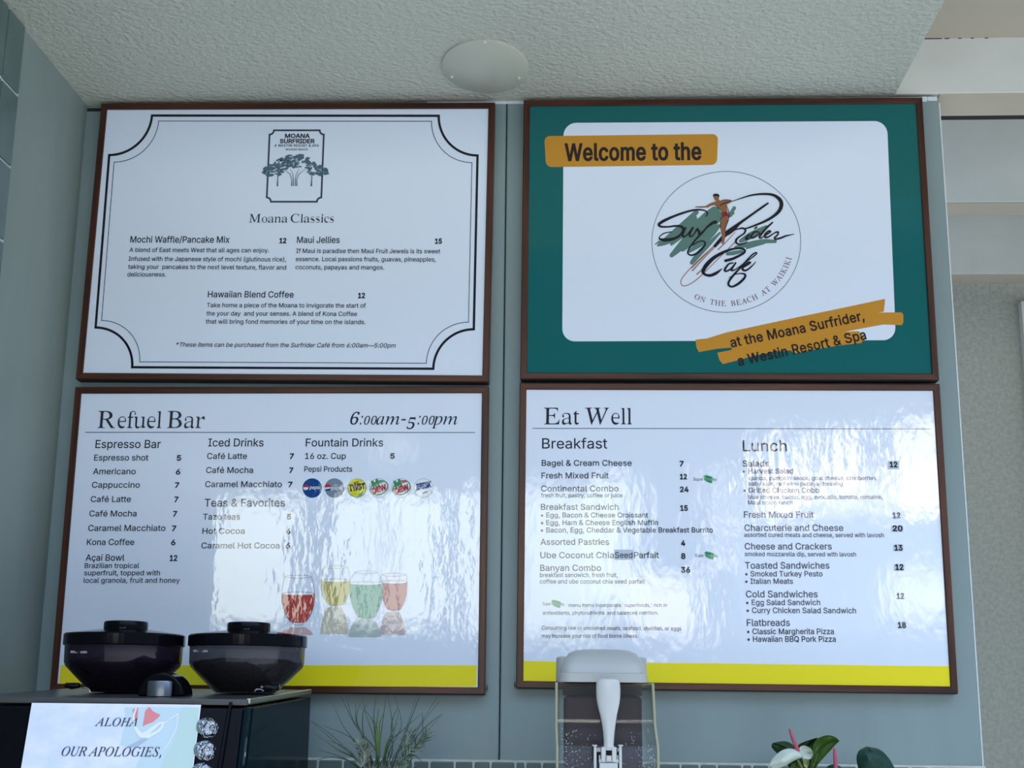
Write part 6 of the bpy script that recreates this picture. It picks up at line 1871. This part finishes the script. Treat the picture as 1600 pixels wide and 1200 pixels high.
def ap(x, y, Y):
    return on_y(OX2 + x / SC2, OY2 + y / SC2, Y)


def resample(pts, n):
    P = [Vector((p[0], p[1])) for p in pts]
    Q = [P[0]] + P + [P[-1]]
    out = []
    for i in range(1, len(Q) - 2):
        for j in range(12):
            tt = j / 12
            a, p_, d, e = Q[i - 1], Q[i], Q[i + 1], Q[i + 2]
            out.append(0.5 * (2 * p_ + (d - a) * tt + (2 * a - 5 * p_ + 4 * d - e) * tt * tt + (3 * p_ - a - 3 * d + e) * tt ** 3))
    out.append(P[-1])
    L = [0.0]
    for i in range(1, len(out)):
        L.append(L[-1] + (out[i] - out[i - 1]).length)
    res = []
    for k in range(n):
        s = L[-1] * k / (n - 1)
        i = max(j for j in range(len(L)) if L[j] <= s + 1e-9)
        i = min(i, len(out) - 2)
        f = (s - L[i]) / max(1e-9, L[i + 1] - L[i])
        res.append(out[i].lerp(out[i + 1], f))
    return res


def blade(name, A, B, Y, fold, tilt, mat, label=None, thick=0.0007, par=None):
    """leaf between edge A and edge B (both from base to tip), folded along its middle"""
    n, m = 18, 9
    a, c = resample(A, n), resample(B, n)
    front_, back_ = [], []
    for i in range(n):
        u = i / (n - 1)
        for j in range(m):
            v = j / (m - 1)
            q = a[i].lerp(c[i], v)
            y = Y + fold * (1 - (2 * v - 1) ** 2) * math.sin(math.pi * min(1, u * 0.9 + 0.08)) + tilt * u + 0.0015 * math.sin(v * 19 + u * 7)
            # crease of the midrib
            y += 0.0018 * max(0.0, 1 - abs(2 * v - 1) * 5)
            front_.append(ap(q.x, q.y, y))
            back_.append(ap(q.x, q.y, y + thick))
    b = MB()
    vs = front_ + back_
    N = n * m
    fs = []
    for i in range(n - 1):
        for j in range(m - 1):
            k = i * m + j
            fs.append((k, k + 1, k + m + 1, k + m))
            fs.append((N + k, N + k + m, N + k + m + 1, N + k + 1))
    for i in range(n - 1):
        k = i * m
        fs.append((k, k + m, N + k + m, N + k))
        k = i * m + m - 1
        fs.append((k, N + k, N + k + m, k + m))
    for j in range(m - 1):
        fs.append((j, N + j, N + j + 1, j + 1))
        k = (n - 1) * m + j
        fs.append((k, k + 1, N + k + 1, N + k))
    b.add(vs, fs)
    o = b.build(name, mat, par or t, smooth=True, angle=60)
    if label:
        o['label'] = label
    return o


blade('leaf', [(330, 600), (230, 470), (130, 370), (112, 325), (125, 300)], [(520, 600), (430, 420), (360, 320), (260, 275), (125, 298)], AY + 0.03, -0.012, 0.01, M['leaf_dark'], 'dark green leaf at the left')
blade('leaf', [(520, 640), (470, 450), (410, 335), (470, 290), (620, 240)], [(600, 640), (600, 450), (610, 330), (625, 270), (640, 236)], AY + 0.04, 0.006, 0.0, M['leaf_dark'], 'added dark leaf for the shadow between the leaves')  # shadow between the leaves, put into a dark leaf surface
blade('leaf', [(548, 660), (575, 420), (590, 310), (640, 245), (750, 208), (840, 232), (884, 274)], [(575, 660), (640, 545), (720, 450), (790, 375), (830, 330), (860, 300), (885, 276)], AY + 0.015, 0.012, -0.012, M['leaf'], 'bright green pointed leaf')
blade('leaf', [(340, 660), (330, 600), (330, 560), (380, 500)], [(520, 660), (490, 600), (450, 540), (400, 490)], AY + 0.02, 0.004, 0.0, M['leaf'], 'low green leaf under the white bloom')
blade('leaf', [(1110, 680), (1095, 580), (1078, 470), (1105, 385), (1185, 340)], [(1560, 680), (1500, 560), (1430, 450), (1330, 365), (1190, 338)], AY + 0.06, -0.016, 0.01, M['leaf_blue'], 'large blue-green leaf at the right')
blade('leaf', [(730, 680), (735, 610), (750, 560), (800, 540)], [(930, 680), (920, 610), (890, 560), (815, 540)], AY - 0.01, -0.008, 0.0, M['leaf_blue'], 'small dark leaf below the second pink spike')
sp = blade('spathe', [(475, 452), (440, 400), (380, 370), (290, 362), (200, 400), (120, 480), (72, 562)], [(472, 462), (410, 480), (340, 515), (280, 552), (210, 580), (140, 592), (74, 564)], AY - 0.03, -0.016, -0.02, M['spathe'], 'white bloom with a pink spike', 0.0009)
blade('bloom_lobe', [(436, 400), (432, 350), (470, 328), (500, 330), (560, 360), (588, 420)], [(470, 470), (490, 475), (510, 478), (530, 482), (560, 478), (588, 425)], AY - 0.02, 0.010, 0.0, M['spathe'], None, 0.0009, sp)
blade('bloom_lobe', [(470, 462), (500, 470), (535, 482), (548, 510)], [(480, 560), (500, 575), (525, 570), (546, 515)], AY - 0.015, 0.006, 0.0, M['spathe_green'], 'greenish inside of the bloom', 0.0009, sp)


def spike(pts, w, par):
    b = MB()
    P = [ap(x, y, AY - 0.035) for x, y in pts]
    k = mpp(AY) / SC2 / 2
    rs = []
    n = len(P)
    out, rad = [], []
    for i in range(13):
        u = i / 12
        q = P[0].lerp(P[1], min(1, u * 2)) if u < 0.5 else P[1].lerp(P[2], (u - 0.5) * 2)
        out.append(q)
        rad.append(k * (w[0] + (w[1] - w[0]) * u) * (0.5 if i == 0 else 0.9 if i == 1 else 1.0))
    b.tube(out, rad, 14)
    return b.build('spadix', M['spadix'], par, smooth=True)


spike([(315, 134), (355, 250), (418, 395)], (26, 44), sp)
spike([(828, 354), (834, 450), (845, 600)], (30, 44), t)
b = MB()
for pts in ([(410, 490), (450, 560), (500, 690), (560, 900)], [(500, 560), (530, 640), (570, 760), (620, 900)], [(560, 640), (580, 760), (640, 900)], [(845, 590), (820, 700), (700, 900)], [(1330, 660), (1100, 780), (760, 905)], [(350, 620), (480, 760), (600, 900)], [(830, 660), (760, 780), (690, 900)]):
    b.tube([ap(x, y, AY + 0.0) for x, y in pts], 0.0019, 8)
b.build('stems', M['stem'], t, smooth=True)
